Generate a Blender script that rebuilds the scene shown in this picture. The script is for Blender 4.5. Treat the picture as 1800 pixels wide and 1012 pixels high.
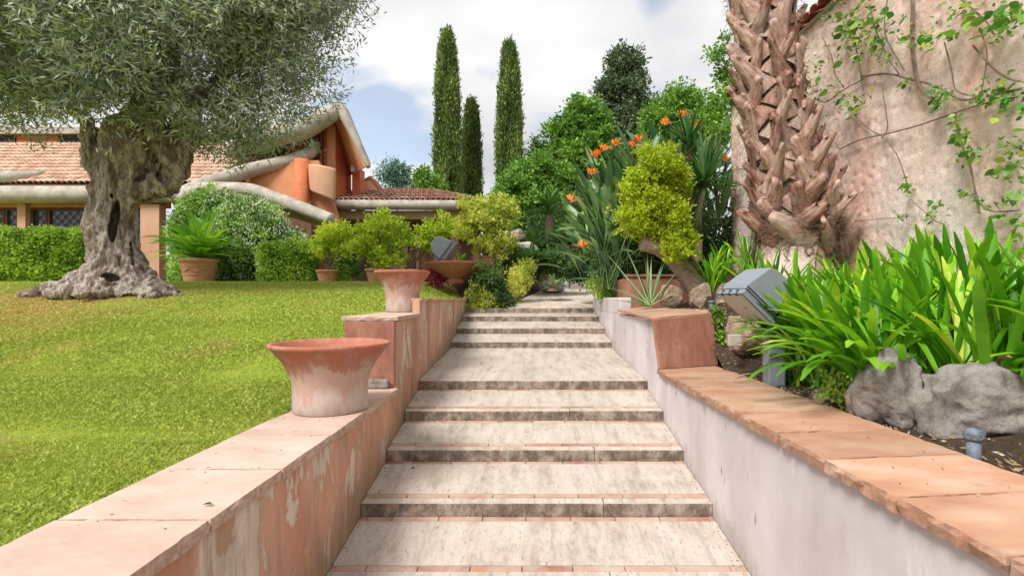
import bpy, bmesh, math, random
import numpy as np
from mathutils import Vector, Matrix, noise
R = math.radians
random.seed(7); rng = np.random.default_rng(7)
S = bpy.context.scene
for o in list(bpy.data.objects): bpy.data.objects.remove(o)

# ------------------------------------------------------------------ camera, sky, sun, exposure
cd = bpy.data.cameras.new('camera'); cam = bpy.data.objects.new('camera', cd); S.collection.objects.link(cam)
cam.location = (0, 0, 0); cam.rotation_euler = (R(90), 0, 0)
cd.sensor_width = 36; cd.lens = 18; cd.shift_x = -25/1800; cd.shift_y = 19/1800; cd.clip_start = .05; cd.clip_end = 1500
S.camera = cam
SUN_EL, SUN_AZ = 50, 219          # azimuth clockwise from +Y: behind the camera, a little to the left
SKY_ST, CLOUD_ST = .12, .74
EXPOSURE = .82
S.view_settings.view_transform = 'Standard'; S.view_settings.look = 'None'
S.view_settings.exposure = EXPOSURE; S.view_settings.gamma = 1; S.view_settings.use_curve_mapping = False
w = bpy.data.worlds.new('World'); S.world = w; w.use_nodes = True
nt = w.node_tree; nt.nodes.clear(); N = nt.nodes.new; L = nt.links.new
out = N('ShaderNodeOutputWorld'); bg = N('ShaderNodeBackground'); L(bg.outputs[0], out.inputs[0])
sky = N('ShaderNodeTexSky'); sky.sky_type = 'NISHITA'; sky.sun_disc = False
sky.sun_elevation = R(SUN_EL); sky.sun_rotation = R(SUN_AZ)
skm = N('ShaderNodeVectorMath'); skm.operation = 'SCALE'; skm.inputs['Scale'].default_value = SKY_ST; L(sky.outputs[0], skm.inputs[0])
tc = N('ShaderNodeTexCoord'); sp = N('ShaderNodeSeparateXYZ'); L(tc.outputs['Generated'], sp.inputs[0])
def wm(op, a, b=None, c=None, clamp=False):
    n = N('ShaderNodeMath'); n.operation = op; n.use_clamp = clamp
    for i, v in enumerate((a, b, c)):
        if v is None: continue
        if isinstance(v, (int, float)): n.inputs[i].default_value = v
        else: L(v, n.inputs[i])
    return n.outputs[0]
zz = wm('ADD', wm('MAXIMUM', sp.outputs[2], 0), .22)      # flat cloud deck seen from below
cx = wm('DIVIDE', sp.outputs[0], zz); cy = wm('DIVIDE', sp.outputs[1], zz)
cb = N('ShaderNodeCombineXYZ'); L(cx, cb.inputs[0]); L(cy, cb.inputs[1])
n1 = N('ShaderNodeTexNoise'); n1.inputs['Scale'].default_value = 1.25; n1.inputs['Detail'].default_value = 9; n1.inputs['Roughness'].default_value = .56; n1.inputs['Distortion'].default_value = .35
mp = N('ShaderNodeMapping'); mp.inputs['Location'].default_value = (3.1, 7.7, 0); L(cb.outputs[0], mp.inputs[0]); L(mp.outputs[0], n1.inputs[0])
n2 = N('ShaderNodeTexNoise'); n2.inputs['Scale'].default_value = .9; n2.inputs['Detail'].default_value = 7; n2.inputs['Roughness'].default_value = .5
mp2 = N('ShaderNodeMapping'); mp2.inputs['Location'].default_value = (11.4, 2.3, 0); L(cb.outputs[0], mp2.inputs[0]); L(mp2.outputs[0], n2.inputs[0])
# openings in the cloud where the blue shows: direction and size
def hole(px, py, size, amt):
    v = Vector(((px-925)/900, 1, (525-py)/900)).normalized()
    d = N('ShaderNodeVectorMath'); d.operation = 'DISTANCE'; L(tc.outputs['Generated'], d.inputs[0]); d.inputs[1].default_value = v
    m = N('ShaderNodeMapRange'); m.interpolation_type = 'SMOOTHSTEP'; L(d.outputs['Value'], m.inputs[0])
    m.inputs[1].default_value = 0; m.inputs[2].default_value = size; m.inputs[3].default_value = amt; m.inputs[4].default_value = 0
    return m.outputs[0]
cov = wm('ADD', n1.outputs[0], .14)
for h in ((640, 250, .22, .26), (600, 120, .12, .12), (1150, -16, .085, .24), (790, 265, .1, .1), (985, 235, .09, .14)):
    cov = wm('SUBTRACT', cov, hole(*h))
cm = N('ShaderNodeMapRange'); cm.interpolation_type = 'SMOOTHSTEP'; L(cov, cm.inputs[0]); cm.inputs[1].default_value = .38; cm.inputs[2].default_value = .54; cm.inputs[3].default_value = .38
cr = N('ShaderNodeValToRGB'); L(n2.outputs[0], cr.inputs[0])
e = cr.color_ramp.elements; e[0].position = .38; e[0].color = (.46, .46, .49, 1); e[1].position = .60; e[1].color = (.78, .78, .78, 1)
cs = N('ShaderNodeVectorMath'); cs.operation = 'SCALE'; cs.inputs['Scale'].default_value = CLOUD_ST; L(cr.outputs[0], cs.inputs[0])
mx = N('ShaderNodeMix'); mx.data_type = 'RGBA'; L(cm.outputs[0], mx.inputs[0]); L(skm.outputs[0], mx.inputs[6]); L(cs.outputs[0], mx.inputs[7])
L(mx.outputs[2], bg.inputs[0]); bg.inputs[1].default_value = 1
sd = bpy.data.lights.new('sun', 'SUN'); sd.energy = 2.6; sd.angle = R(22); sd.color = (1, .965, .92)
sun = bpy.data.objects.new('sun', sd); S.collection.objects.link(sun)
az, el = R(SUN_AZ), R(SUN_EL)
sdir = Vector((math.sin(az)*math.cos(el), math.cos(az)*math.cos(el), math.sin(el)))
sun.rotation_euler = sdir.to_track_quat('Z', 'Y').to_euler(); sun.location = sdir*30
S.render.engine = 'CYCLES'

# ------------------------------------------------------------------ helpers
COL = S.collection
def W(px, py, d): return Vector(((px-925)/900*d, d, (525-py)/900*d))
def tag(o, label=None, cat=None, group=None, kind=None):
    if label: o['label'] = label
    if cat: o['category'] = cat
    if group: o['group'] = group
    if kind: o['kind'] = kind
    return o
def empty(name, loc, label, cat, group=None):
    o = bpy.data.objects.new(name, None); COL.objects.link(o); o.location = loc; o.empty_display_size = .2
    return tag(o, label, cat, group)
def link(name, me, parent=None, loc=None, M=None, kind=None):
    o = bpy.data.objects.new(name, me); COL.objects.link(o)
    if M is not None: o.matrix_basis = M
    if loc is not None: o.location = loc
    if parent is not None:
        o.parent = parent
        # positions below are written in world space: subtract the chain of parents' locations
        if M is not None or loc is not None or True:
            off = Vector((0, 0, 0)); p = parent
            while p is not None: off += p.location; p = p.parent
            o.location = o.location - off
    if kind: o['kind'] = kind
    return o
def mesh(name, V, F, mat, smooth=False, mats=None, mi=None):
    me = bpy.data.meshes.new(name); me.from_pydata([tuple(v) for v in V], [], F)
    for m in (mats or [mat]): me.materials.append(m)
    if mi is not None: me.polygons.foreach_set('material_index', mi)
    if smooth: me.polygons.foreach_set('use_smooth', [True]*len(me.polygons))
    me.update(); return me
def npmesh(name, V, quads, mat, tint=None, smooth=False, tri=False):
    k = 3 if tri else 4
    me = bpy.data.meshes.new(name); nv = len(V); nf = len(quads)
    me.vertices.add(nv); me.vertices.foreach_set('co', np.asarray(V, np.float32).ravel())
    me.loops.add(nf*k); me.loops.foreach_set('vertex_index', np.asarray(quads, np.int32).ravel())
    me.polygons.add(nf); me.polygons.foreach_set('loop_start', np.arange(0, nf*k, k, dtype=np.int32))
    me.update(calc_edges=True)
    if tint is not None:
        a = me.attributes.new('tint', 'FLOAT', 'POINT'); a.data.foreach_set('value', np.asarray(tint, np.float32).ravel())
    me.materials.append(mat)
    if smooth: me.polygons.foreach_set('use_smooth', [True]*nf)
    return me
class MB:
    def __init__(s): s.V = []; s.F = []; s.I = []
    def add(s, V, F, mi=0):
        b = len(s.V); s.V += [tuple(v) for v in V]; s.F += [tuple(i+b for i in f) for f in F]; s.I += [mi]*len(F); return s
    def box(s, x0, x1, y0, y1, z0, z1, mi=0):
        return s.add([(x0,y0,z0),(x1,y0,z0),(x1,y1,z0),(x0,y1,z0),(x0,y0,z1),(x1,y0,z1),(x1,y1,z1),(x0,y1,z1)],
              [(0,3,2,1),(4,5,6,7),(0,1,5,4),(1,2,6,5),(2,3,7,6),(3,0,4,7)], mi)
    def prism(s, poly, d, mi=0):            # poly: list of 3-D points, extruded by vector d
        n = len(poly); P = [Vector(p) for p in poly]; Q = [p+Vector(d) for p in P]
        return s.add(P+Q, [tuple(range(n))[::-1], tuple(range(n, 2*n))]+[(i, (i+1) % n, n+(i+1) % n, n+i) for i in range(n)], mi)
    def tube(s, pts, rad, seg=8, cap=True, mi=0, jit=0):
        P = [Vector(p) for p in pts]; n = len(P); V = []; up = Vector((0, 0, 1)); prev = None
        if isinstance(rad, (int, float)): rad = [rad]*n
        for i, p in enumerate(P):
            t = (P[min(i+1, n-1)]-P[max(i-1, 0)]).normalized()
            if prev is None: a = t.orthogonal().normalized()
            else: a = (prev-t*prev.dot(t)).normalized()
            prev = a; b = t.cross(a)
            for k in range(seg):
                an = 2*math.pi*k/seg; r = rad[i]*(1+jit*random.uniform(-1, 1))
                V.append(p+a*math.cos(an)*r+b*math.sin(an)*r)
        F = [(i*seg+k, i*seg+(k+1) % seg, (i+1)*seg+(k+1) % seg, (i+1)*seg+k) for i in range(n-1) for k in range(seg)]
        if cap: F += [tuple(range(seg))[::-1], tuple((n-1)*seg+k for k in range(seg))]
        return s.add(V, F, mi)
    def mesh(s, name, mat, smooth=False, mats=None): return mesh(name, s.V, s.F, mat, smooth, mats, s.I)
    def obj(s, name, mat, parent=None, smooth=False, mats=None, kind=None, bevel=0, bseg=2):
        o = link(name, s.mesh(name, mat, smooth, mats), parent, kind=kind)
        if bevel:
            m = o.modifiers.new('bevel', 'BEVEL'); m.width = bevel; m.segments = bseg; m.limit_method = 'ANGLE'
        return o
def smooth_path(pts, n=6):          # Catmull-Rom
    P = [Vector(p) for p in pts]; out = []
    for i in range(len(P)-1):
        a = P[max(i-1, 0)]; b = P[i]; c = P[i+1]; d = P[min(i+2, len(P)-1)]
        for k in range(n):
            t = k/n
            out.append(.5*((2*b)+(c-a)*t+(2*a-5*b+4*c-d)*t*t+(3*b-3*c+d-a)*t**3))
    return out+[P[-1]]
def interp(xs, ys, n):
    return list(np.interp(np.linspace(0, len(ys)-1, n), range(len(ys)), ys))
def lathe(profile, seg=48, axis=(0, 0, 0)):
    V = []; n = len(profile)
    for r, z in profile:
        for k in range(seg):
            a = 2*math.pi*k/seg; V.append((axis[0]+r*math.cos(a), axis[1]+r*math.sin(a), axis[2]+z))
    F = [(i*seg+k, i*seg+(k+1) % seg, (i+1)*seg+(k+1) % seg, (i+1)*seg+k) for i in range(n-1) for k in range(seg)]
    return V, F

# ------------------------------------------------------------------ materials
class MT:
    def __init__(s, name, rough=.8):
        s.m = bpy.data.materials.new(name); s.m.use_nodes = True; s.t = s.m.node_tree; s.N = s.t.nodes.new; s.L = s.t.links.new
        s.b = s.t.nodes['Principled BSDF']; s.b.inputs['Roughness'].default_value = rough; s.b.inputs['Specular IOR Level'].default_value = .3
        s.out = s.t.nodes['Material Output']; s.co = None
    def coord(s, kind='Object', scale=(1, 1, 1), loc=(0, 0, 0)):
        if kind == 'Position': src = s.N('ShaderNodeNewGeometry').outputs['Position']
        else: src = s.N('ShaderNodeTexCoord').outputs[kind]
        m = s.N('ShaderNodeMapping'); m.inputs['Scale'].default_value = scale; m.inputs['Location'].default_value = loc; s.L(src, m.inputs[0]); return m.outputs[0]
    def noise(s, co, scale, detail=6, rough=.6, dist=0):
        n = s.N('ShaderNodeTexNoise'); n.inputs['Scale'].default_value = scale; n.inputs['Detail'].default_value = detail
        n.inputs['Roughness'].default_value = rough; n.inputs['Distortion'].default_value = dist; s.L(co, n.inputs[0]); return n.outputs[0]
    def voro(s, co, scale, feat='F1'):
        n = s.N('ShaderNodeTexVoronoi'); n.feature = feat; n.inputs['Scale'].default_value = scale; s.L(co, n.inputs[0]); return n.outputs['Distance']
    def ramp(s, f, stops):
        n = s.N('ShaderNodeValToRGB'); s.L(f, n.inputs[0]); E = n.color_ramp.elements
        while len(E) < len(stops): E.new(.5)
        for el, (p, c) in zip(E, stops):
            el.position = p; el.color = (c, c, c, 1) if isinstance(c, (int, float)) else (*c, 1)
        return n.outputs[0]
    def mr(s, f, a, b, c=0., d=1.):
        n = s.N('ShaderNodeMapRange'); s.L(f, n.inputs[0])
        for i, v in zip((1, 2, 3, 4), (a, b, c, d)): n.inputs[i].default_value = v
        return n.outputs[0]
    def math(s, op, a, b):
        n = s.N('ShaderNodeMath'); n.operation = op
        for i, v in enumerate((a, b)):
            if isinstance(v, (int, float)): n.inputs[i].default_value = v
            else: s.L(v, n.inputs[i])
        return n.outputs[0]
    def mix(s, f, a, b, mode='MIX'):
        n = s.N('ShaderNodeMix'); n.data_type = 'RGBA'; n.blend_type = mode
        for i, v in zip((0, 6, 7), (f, a, b)):
            if isinstance(v, (int, float)): n.inputs[i].default_value = v
            elif isinstance(v, tuple): n.inputs[i].default_value = (*v, 1)
            else: s.L(v, n.inputs[i])
        return n.outputs[2]
    def sep(s, co):
        n = s.N('ShaderNodeSeparateXYZ'); s.L(co, n.inputs[0]); return n.outputs
    def rand(s): return s.N('ShaderNodeObjectInfo').outputs['Random']
    def attr(s, name='tint'):
        n = s.N('ShaderNodeAttribute'); n.attribute_name = name; return n.outputs['Fac']
    def color(s, c):
        if isinstance(c, tuple): s.b.inputs['Base Color'].default_value = (*c, 1)
        else: s.L(c, s.b.inputs['Base Color'])
    def bump(s, h, strength=.5, dist=.02):
        n = s.N('ShaderNodeBump'); n.inputs['Strength'].default_value = strength; n.inputs['Distance'].default_value = dist
        s.L(h, n.inputs['Height']); s.L(n.outputs[0], s.b.inputs['Normal']); return s
def simple(name, c1, c2, scale=6, bump=.3, dist=.01, rough=.8, stretch=(1, 1, 1), rnd=0, kind='Object'):
    m = MT(name, rough); co = m.coord(kind, stretch); n = m.noise(co, scale, 8, .65)
    c = m.mix(m.mr(n, .3, .7), c1, c2)
    if rnd:
        v = m.mr(m.rand(), 0, 1, 1-rnd, 1+rnd); k = m.N('ShaderNodeVectorMath'); k.operation = 'SCALE'; m.L(c, k.inputs[0]); m.L(v, k.inputs['Scale']); c = k.outputs[0]
    m.color(c); m.bump(m.noise(co, scale*5, 8, .7), bump, dist); return m.m
GAIN = 1.65
def leafmat(name, stops, trans=.35, rough=.5, by='attr', noise_sc=0, grad=None):
    m = MT(name, rough); f = m.attr() if by == 'attr' else m.rand()
    if noise_sc: f = m.math('ADD', f, m.mr(m.noise(m.coord('Object'), noise_sc, 3), .3, .7, -.15, .15))
    stops = [(p_, tuple(min(.85, v*GAIN) for v in c_)) for p_, c_ in stops]; c = m.ramp(f, stops); m.color(c); m.b.inputs['Specular IOR Level'].default_value = .35
    tr = m.N('ShaderNodeBsdfTranslucent'); m.L(m.mix(.5, c, m.mix(1., c, (1.5, 1.5, .5), 'MULTIPLY')), tr.inputs[0])
    mx = m.N('ShaderNodeMixShader'); mx.inputs[0].default_value = trans; m.L(m.b.outputs[0], mx.inputs[1]); m.L(tr.outputs[0], mx.inputs[2]); m.L(mx.outputs[0], m.out.inputs[0])
    return m.m

M = {}
# travertine treads
m = MT('travertine', .75); co = m.coord('Position', (1, .28, 1)); c0 = m.coord('Position')
n = m.noise(co, 7, 9, .65); base = m.ramp(n, [(.3, (.35, .29, .24)), (.45, (.50, .432, .37)), (.7, (.58, .515, .455))])
pores = m.mr(m.noise(m.coord('Position', (1, .28, 1)), 62, 5, .75), .58, .68); blot = m.mr(m.noise(m.coord('Position', (.8, 1.1, 1), (1.7, .3, 0)), 1.5, 9, .72), .50, .68, 0, .8)
base = m.mix(m.math('MULTIPLY', pores, .55), base, (.18, .145, .115)); stk = m.mr(m.noise(m.coord('Position', (1, .06, 1), (.4, .2, 0)), 16, 6, .65), .50, .66, 0, .35); base = m.mix(stk, base, (.26, .215, .175)); base = m.mix(m.math('MULTIPLY', blot, m.mr(m.noise(co, 22, 6, .7), .4, .62)), base, (.20, .17, .13))
m.color(base); m.bump(m.math('SUBTRACT', n, m.math('MULTIPLY', pores, .6)), .5, .01); M['trav'] = m.m
m = MT('riser_stone', .85); co = m.coord('Position', (1, 1, .7)); n = m.noise(co, 9, 9, .72)
base = m.ramp(n, [(.30, (.07, .054, .042)), (.46, (.17, .13, .10)), (.56, (.31, .25, .20)), (.72, (.50, .43, .35))])
li = m.mr(m.noise(co, 60, 5, .7), .60, .68); base = m.mix(m.math('MULTIPLY', li, .6), base, (.42, .37, .28)); m.color(base); m.bump(n, .7, .015); M['riser'] = m.m
m = MT('step_brick', .8); r = m.rand(); co = m.coord('Position'); n = m.noise(co, 20, 7, .7)
c = m.ramp(r, [(0, (.30, .11, .07)), (.3, (.42, .19, .13)), (.6, (.48, .27, .19)), (.85, (.54, .38, .28)), (1, (.35, .14, .09))])
c = m.mix(m.mr(m.noise(co, 5, 7, .7), .40, .62, 0, .85), c, (.50, .43, .36)); c = m.mix(m.mr(n, .5, .7, 0, .5), c, (.22, .16, .12)); m.color(c); m.bump(n, .4, .006); M['sbrick'] = m.m
M['mortar'] = simple('mortar', (.30, .25, .20), (.45, .39, .32), 30, .5)
# left plaster: salmon, peeling, grime at the foot
m = MT('salmon_plaster', .9); co = m.coord('Position'); st = m.coord('Position', (1, 1, .32)); s3 = m.sep(co)
n = m.noise(st, 2.2, 9, .6, .3); c = m.ramp(n, [(.30, (.44, .20, .13)), (.44, (.58, .30, .20)), (.58, (.64, .38, .27)), (.75, (.47, .27, .21))])
peel = m.mr(m.noise(m.coord('Position', (1, 1.25, .5), (3.3, 1.1, 0)), 1.9, 9, .64, .6), .555, .575); c = m.mix(m.math('MULTIPLY', peel, .85), c, (.70, .62, .54))
gr = m.mr(m.noise(m.coord('Position', (1, 1, .16)), 5, 9, .72), .47, .64); c = m.mix(m.math('MULTIPLY', gr, .6), c, (.27, .21, .15))
# damp band near the steps (height above the inclined stair)
foot = m.math('SUBTRACT', s3[2], m.mr(s3[1], 2.0, 10.5, -1.95, -.35)); foot = m.math('ADD', foot, m.mr(m.noise(st, 6, 8, .7), .3, .7, -.22, .22))
c = m.mix(m.mr(foot, .05, .38, .72, 0), c, (.25, .185, .125)); m.color(c); m.bump(m.math('ADD', m.noise(co, 30, 8, .75), peel), .5, .012); M['salmon'] = m.m
# right plaster: pale lilac
m = MT('lilac_plaster', .85); co = m.coord('Position'); n = m.noise(m.coord('Position', (1, 1, .8)), 1.6, 7, .55)
c = m.ramp(n, [(.3, (.52, .46, .47)), (.5, (.61, .555, .56)), (.72, (.70, .65, .65))])
wh = m.mr(m.noise(m.coord('Position', (1, 1.6, .45), (0, 1.2, 3)), 2.1, 9, .6), .60, .66); c = m.mix(m.math('MULTIPLY', wh, .7), c, (.78, .74, .74)); ch = m.mr(m.noise(m.coord('Position', (1, 2.6, .9), (0, 5.2, 2)), 3.1, 9, .72), .635, .65); c = m.mix(m.math('MULTIPLY', ch, .85), c, (.26, .20, .19)); dk = m.mr(m.noise(m.coord('Position', (1, 1.5, .4), (0, 3.2, 1)), 1.3, 7, .6), .50, .68); c = m.mix(m.math('MULTIPLY', dk, .45), c, (.40, .33, .33))
s3 = m.sep(co); foot = m.math('SUBTRACT', s3[2], m.mr(s3[1], 2.0, 10.5, -1.95, -.35)); foot = m.math('ADD', foot, m.mr(m.noise(co, 6, 8, .7), .3, .7, -.1, .1))
c = m.mix(m.mr(foot, -.02, .14, .5, 0), c, (.33, .26, .21)); m.color(c); m.bump(m.noise(co, 14, 8, .6), .25, .01); M['lilac'] = m.m
def coping(name, a, b, c_, grime, rnd):
    m = MT(name, .72); co = m.coord('Position'); n = m.noise(m.coord('Position', (.7, 1.3, 1)), 3.2, 8, .6)
    c = m.ramp(n, [(.3, a), (.5, b), (.72, c_)]); v = m.mr(m.rand(), 0, 1, 1-rnd, 1+rnd*.6); k = m.N('ShaderNodeVectorMath'); k.operation = 'SCALE'; m.L(c, k.inputs[0]); m.L(v, k.inputs['Scale']); c = k.outputs[0]
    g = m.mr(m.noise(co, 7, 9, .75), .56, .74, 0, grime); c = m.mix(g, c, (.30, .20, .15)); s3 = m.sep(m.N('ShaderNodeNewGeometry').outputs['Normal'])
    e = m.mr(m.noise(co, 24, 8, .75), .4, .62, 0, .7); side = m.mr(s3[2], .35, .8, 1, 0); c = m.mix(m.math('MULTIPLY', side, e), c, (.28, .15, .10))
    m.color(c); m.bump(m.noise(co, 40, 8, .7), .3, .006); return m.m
M['cop_l'] = coping('peach_coping', (.50, .345, .275), (.60, .44, .36), (.66, .52, .44), .45, .07)
M['cop_r'] = coping('orange_coping', (.40, .20, .13), (.50, .29, .19), (.56, .41, .32), .6, .22)
m = MT('red_terracotta', .8); co = m.coord('Position'); n = m.noise(m.coord('Position', (1, 1, .35)), 4.5, 9, .68); c = m.ramp(n, [(.30, (.19, .075, .05)), (.45, (.33, .14, .095)), (.58, (.40, .19, .13)), (.74, (.48, .30, .22))]); c = m.mix(m.mr(m.noise(co, 14, 9, .75), .52, .66, 0, .6), c, (.20, .12, .09)); m.color(c); m.bump(n, .4, .01); M['terr_panel'] = m.m
# big stucco wall
m = MT('rough_stucco', .95); co = m.coord('Position'); st = m.coord('Position', (1, 1, .30))
n = m.noise(st, .9, 8, .55, .2); c = m.ramp(n, [(.34, (.76, .43, .32)), (.43, (.82, .57, .47)), (.50, (.87, .68, .59)), (.66, (.88, .77, .71))])
gr = m.mr(m.noise(m.coord('Position', (1, 1, .14), (2, 0, 4)), 2.1, 7, .6), .54, .70); c = m.mix(m.math('MULTIPLY', gr, .25), c, (.46, .40, .36))
pit = m.mr(m.noise(co, 15, 9, .82), .52, .60); c = m.mix(m.math('MULTIPLY', pit, .42), c, (.46, .25, .18)); sp_ = m.mr(m.noise(co, 38, 5, .7), .60, .66); c = m.mix(m.math('MULTIPLY', sp_, .5), c, (.28, .15, .10)); m.color(c)
m.bump(m.math('ADD', m.noise(co, 13, 9, .8), m.math('MULTIPLY', m.noise(co, 40, 5, .7), .4)), .9, .022); M['stucco'] = m.m
# terracotta pot with lime bloom on its lower half
m = MT('old_terracotta', .8); co = m.coord('Object'); s3 = m.sep(co); n = m.noise(m.coord('Object', (1, 1, .22)), 9, 9, .68)
h = m.math('ADD', s3[2], m.mr(n, .25, .75, .16, -.16)); c = m.ramp(m.mr(h, .0, .55), [(0, (.40, .33, .28)), (.18, (.52, .43, .38)), (.35, (.47, .30, .25)), (.52, (.50, .34, .28)), (.62, (.38, .20, .15)), (.8, (.38, .14, .085)), (1, (.42, .15, .095))])
c = m.mix(m.mr(m.noise(co, 5, 9, .7), .5, .72, 0, .45), c, (.55, .45, .40)); m.color(c); m.bump(m.noise(m.coord('Object', (1, 1, .5)), 40, 7, .7), .35, .006); M['oldpot'] = m.m
M['pot'] = simple('clay_pot', (.46, .19, .115), (.54, .29, .20), 8, .2, rough=.8)
M['bowl'] = simple('clay_bowl', (.40, .15, .08), (.52, .24, .15), 8, .2, rough=.8)
M['soil'] = simple('soil', (.045, .03, .02), (.13, .085, .055), 14, 1., .03, .95, kind='Position')
# ground and lawn
m = MT('lawn_base', .95); co = m.coord('Position'); n = m.noise(co, .8, 6, .6)
c = m.ramp(n, [(.35, (.26, .36, .03)), (.55, (.34, .42, .04)), (.68, (.42, .34, .10))]); c = m.mix(m.mr(m.noise(co, 30, 6, .7), .4, .7, 0, .6), c, (.10, .11, .02)); m.color(c); m.bump(m.noise(co, 45, 6, .7), .8, .03); M['lawn'] = m.m
m = MT('grass_blades', .6); co = m.coord('Position'); n = m.noise(co, .9, 7, .65); t = m.attr()
g = m.ramp(t, [(0, (.12, .17, .03)), (.35, (.30, .38, .05)), (.75, (.44, .52, .08)), (1, (.62, .67, .22))]); dry = m.ramp(t, [(0, (.36, .25, .08)), (.6, (.60, .43, .14)), (1, (.70, .58, .24))])
pat = m.math('ADD', m.mr(n, .54, .68, 0, .7), m.mr(m.noise(m.coord('Position', (1, 1, 1), (5, 3, 0)), 4.5, 6, .7), .62, .72, 0, .5))
s3 = m.sep(co); dd = m.N('ShaderNodeVectorMath'); dd.operation = 'DISTANCE'; m.L(co, dd.inputs[0]); dd.inputs[1].default_value = (-7.9, 8.0, 0)
pat = m.math('ADD', pat, m.mr(dd.outputs['Value'], .9, 2.9, .9, 0)); c = m.mix(m.math('MINIMUM', pat, .92), g, dry); m.color(c)
tr = m.N('ShaderNodeBsdfTranslucent'); m.L(c, tr.inputs[0]); mx_ = m.N('ShaderNodeMixShader'); mx_.inputs[0].default_value = .35; m.L(m.b.outputs[0], mx_.inputs[1]); m.L(tr.outputs[0], mx_.inputs[2]); m.L(mx_.outputs[0], m.out.inputs[0]); M['grass'] = m.m
M['ground'] = simple('ground', (.10, .10, .04), (.17, .15, .07), .6, .5, .05, .95, kind='Position')
m = MT('paving', .85); co = m.coord('Position'); n = m.noise(m.coord('Position', (1, .6, 1)), 5, 9, .7)
c = m.ramp(n, [(.3, (.42, .33, .26)), (.5, (.62, .52, .43)), (.7, (.70, .61, .52))]); c = m.mix(m.mr(m.noise(co, 1.6, 6), .5, .7, 0, .5), c, (.22, .16, .12)); m.color(c); m.bump(n, .4, .01); M['path'] = m.m
# house
m = MT('orange_render', .9); co = m.coord('Position'); n = m.noise(co, .9, 7, .6); c = m.ramp(n, [(.3, (.60, .24, .11)), (.55, (.70, .32, .16)), (.75, (.72, .42, .25))]); m.color(c); m.bump(m.noise(co, 20, 6), .2, .01); M['orange'] = m.m
m = MT('pink_render', .9); co = m.coord('Position'); n = m.noise(co, .9, 7, .6); c = m.ramp(n, [(.3, (.56, .29, .18)), (.7, (.66, .40, .27))]); m.color(c); M['peach'] = m.m
m = MT('orange_brickwork', .9); co = m.coord('Position'); br = m.N('ShaderNodeTexBrick'); sw = m.N('ShaderNodeCombineXYZ'); s3 = m.sep(co)
m.L(m.math('ADD', s3[0], s3[1]), sw.inputs[0]); m.L(s3[2], sw.inputs[1]); m.L(sw.outputs[0], br.inputs[0]); br.inputs['Scale'].default_value = 5; br.inputs['Mortar Size'].default_value = .02
br.inputs['Color1'].default_value = (.58, .17, .07, 1); br.inputs['Color2'].default_value = (.68, .23, .10, 1); br.inputs['Mortar'].default_value = (.36, .12, .06, 1); m.color(br.outputs[0]); m.bump(br.outputs[1], .4, -.01); M['brickw'] = m.m
m = MT('weathered_concrete', .85); co = m.coord('Position'); n = m.noise(co, 2.2, 9, .7); nz = m.sep(m.N('ShaderNodeNewGeometry').outputs['Normal'])
c = m.ramp(n, [(.3, (.33, .28, .23)), (.5, (.50, .445, .38)), (.7, (.60, .55, .49))]); g = m.math('MULTIPLY', m.mr(m.noise(m.coord('Position', (1, 1, 1), (4, 0, 0)), 3.1, 9, .75), .40, .62), m.mr(nz[2], -.2, .8, .35, .9)); c = m.mix(g, c, (.24, .22, .19)); m.color(c); m.bump(n, .3, .02); M['conc'] = m.m
m = MT('roof_tile_clay', .85); r = m.rand(); t = m.attr(); co = m.coord('Position'); rr = m.math('ADD', r, 0)
c = m.ramp(rr, [(0, (.42, .24, .15)), (.3, (.55, .36, .25)), (.6, (.62, .45, .33)), (.85, (.50, .30, .20)), (1, (.36, .20, .13))]); c = m.mix(m.mr(m.noise(co, 9, 7, .7), .45, .7, 0, .5), c, (.30, .22, .16)); m.color(c); M['tile'] = m.m
m = MT('roof_tile_red', .85); co = m.coord('Position'); c = m.ramp(m.attr(), [(0, (.28, .12, .08)), (.5, (.42, .23, .16)), (.8, (.54, .36, .28)), (1, (.26, .12, .08))]); m.color(c); M['tile_red'] = m.m
M['captile'] = simple('cap_tile', (.40, .12, .07), (.50, .19, .12), 14, .3, rnd=.25)
M['wood'] = simple('dark_timber', (.10, .045, .03), (.17, .08, .05), 8, .2, stretch=(3, 3, .4))
M['brownwall'] = simple('brown_wall', (.14, .07, .045), (.20, .10, .07), 2, .1)
M['ochre'] = simple('ochre_fascia', (.40, .27, .13), (.50, .36, .19), 2, .1)
m = MT('dark_glass', .12); m.color(m.mix(m.noise(m.coord('Position'), .8), (.03, .035, .045), (.10, .12, .15))); m.b.inputs['Specular IOR Level'].default_value = .8; M['glass'] = m.m
M['iron'] = simple('dark_iron', (.02, .02, .022), (.04, .04, .04), 10)
m = MT('grey_enamel', .55); co = m.coord('Object'); n = m.noise(co, 8, 8, .7); m.color(m.mix(m.mr(m.noise(co, 30, 6, .7), .56, .7, 0, .5), m.mix(n, (.20, .225, .26), (.28, .31, .35)), (.10, .10, .10))); m.bump(n, .1, .004); M['enamel'] = m.m
M['lampglass'] = simple('frosted_lamp_glass', (.40, .39, .37), (.52, .50, .48), 5, .05, rough=.25)
M['lead'] = simple('verdigris_metal', (.08, .10, .13), (.22, .26, .31), 25, .4, rough=.5)
M['plastic'] = simple('beige_plastic', (.42, .38, .31), (.48, .44, .37), 8, .05, rough=.5)
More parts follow.
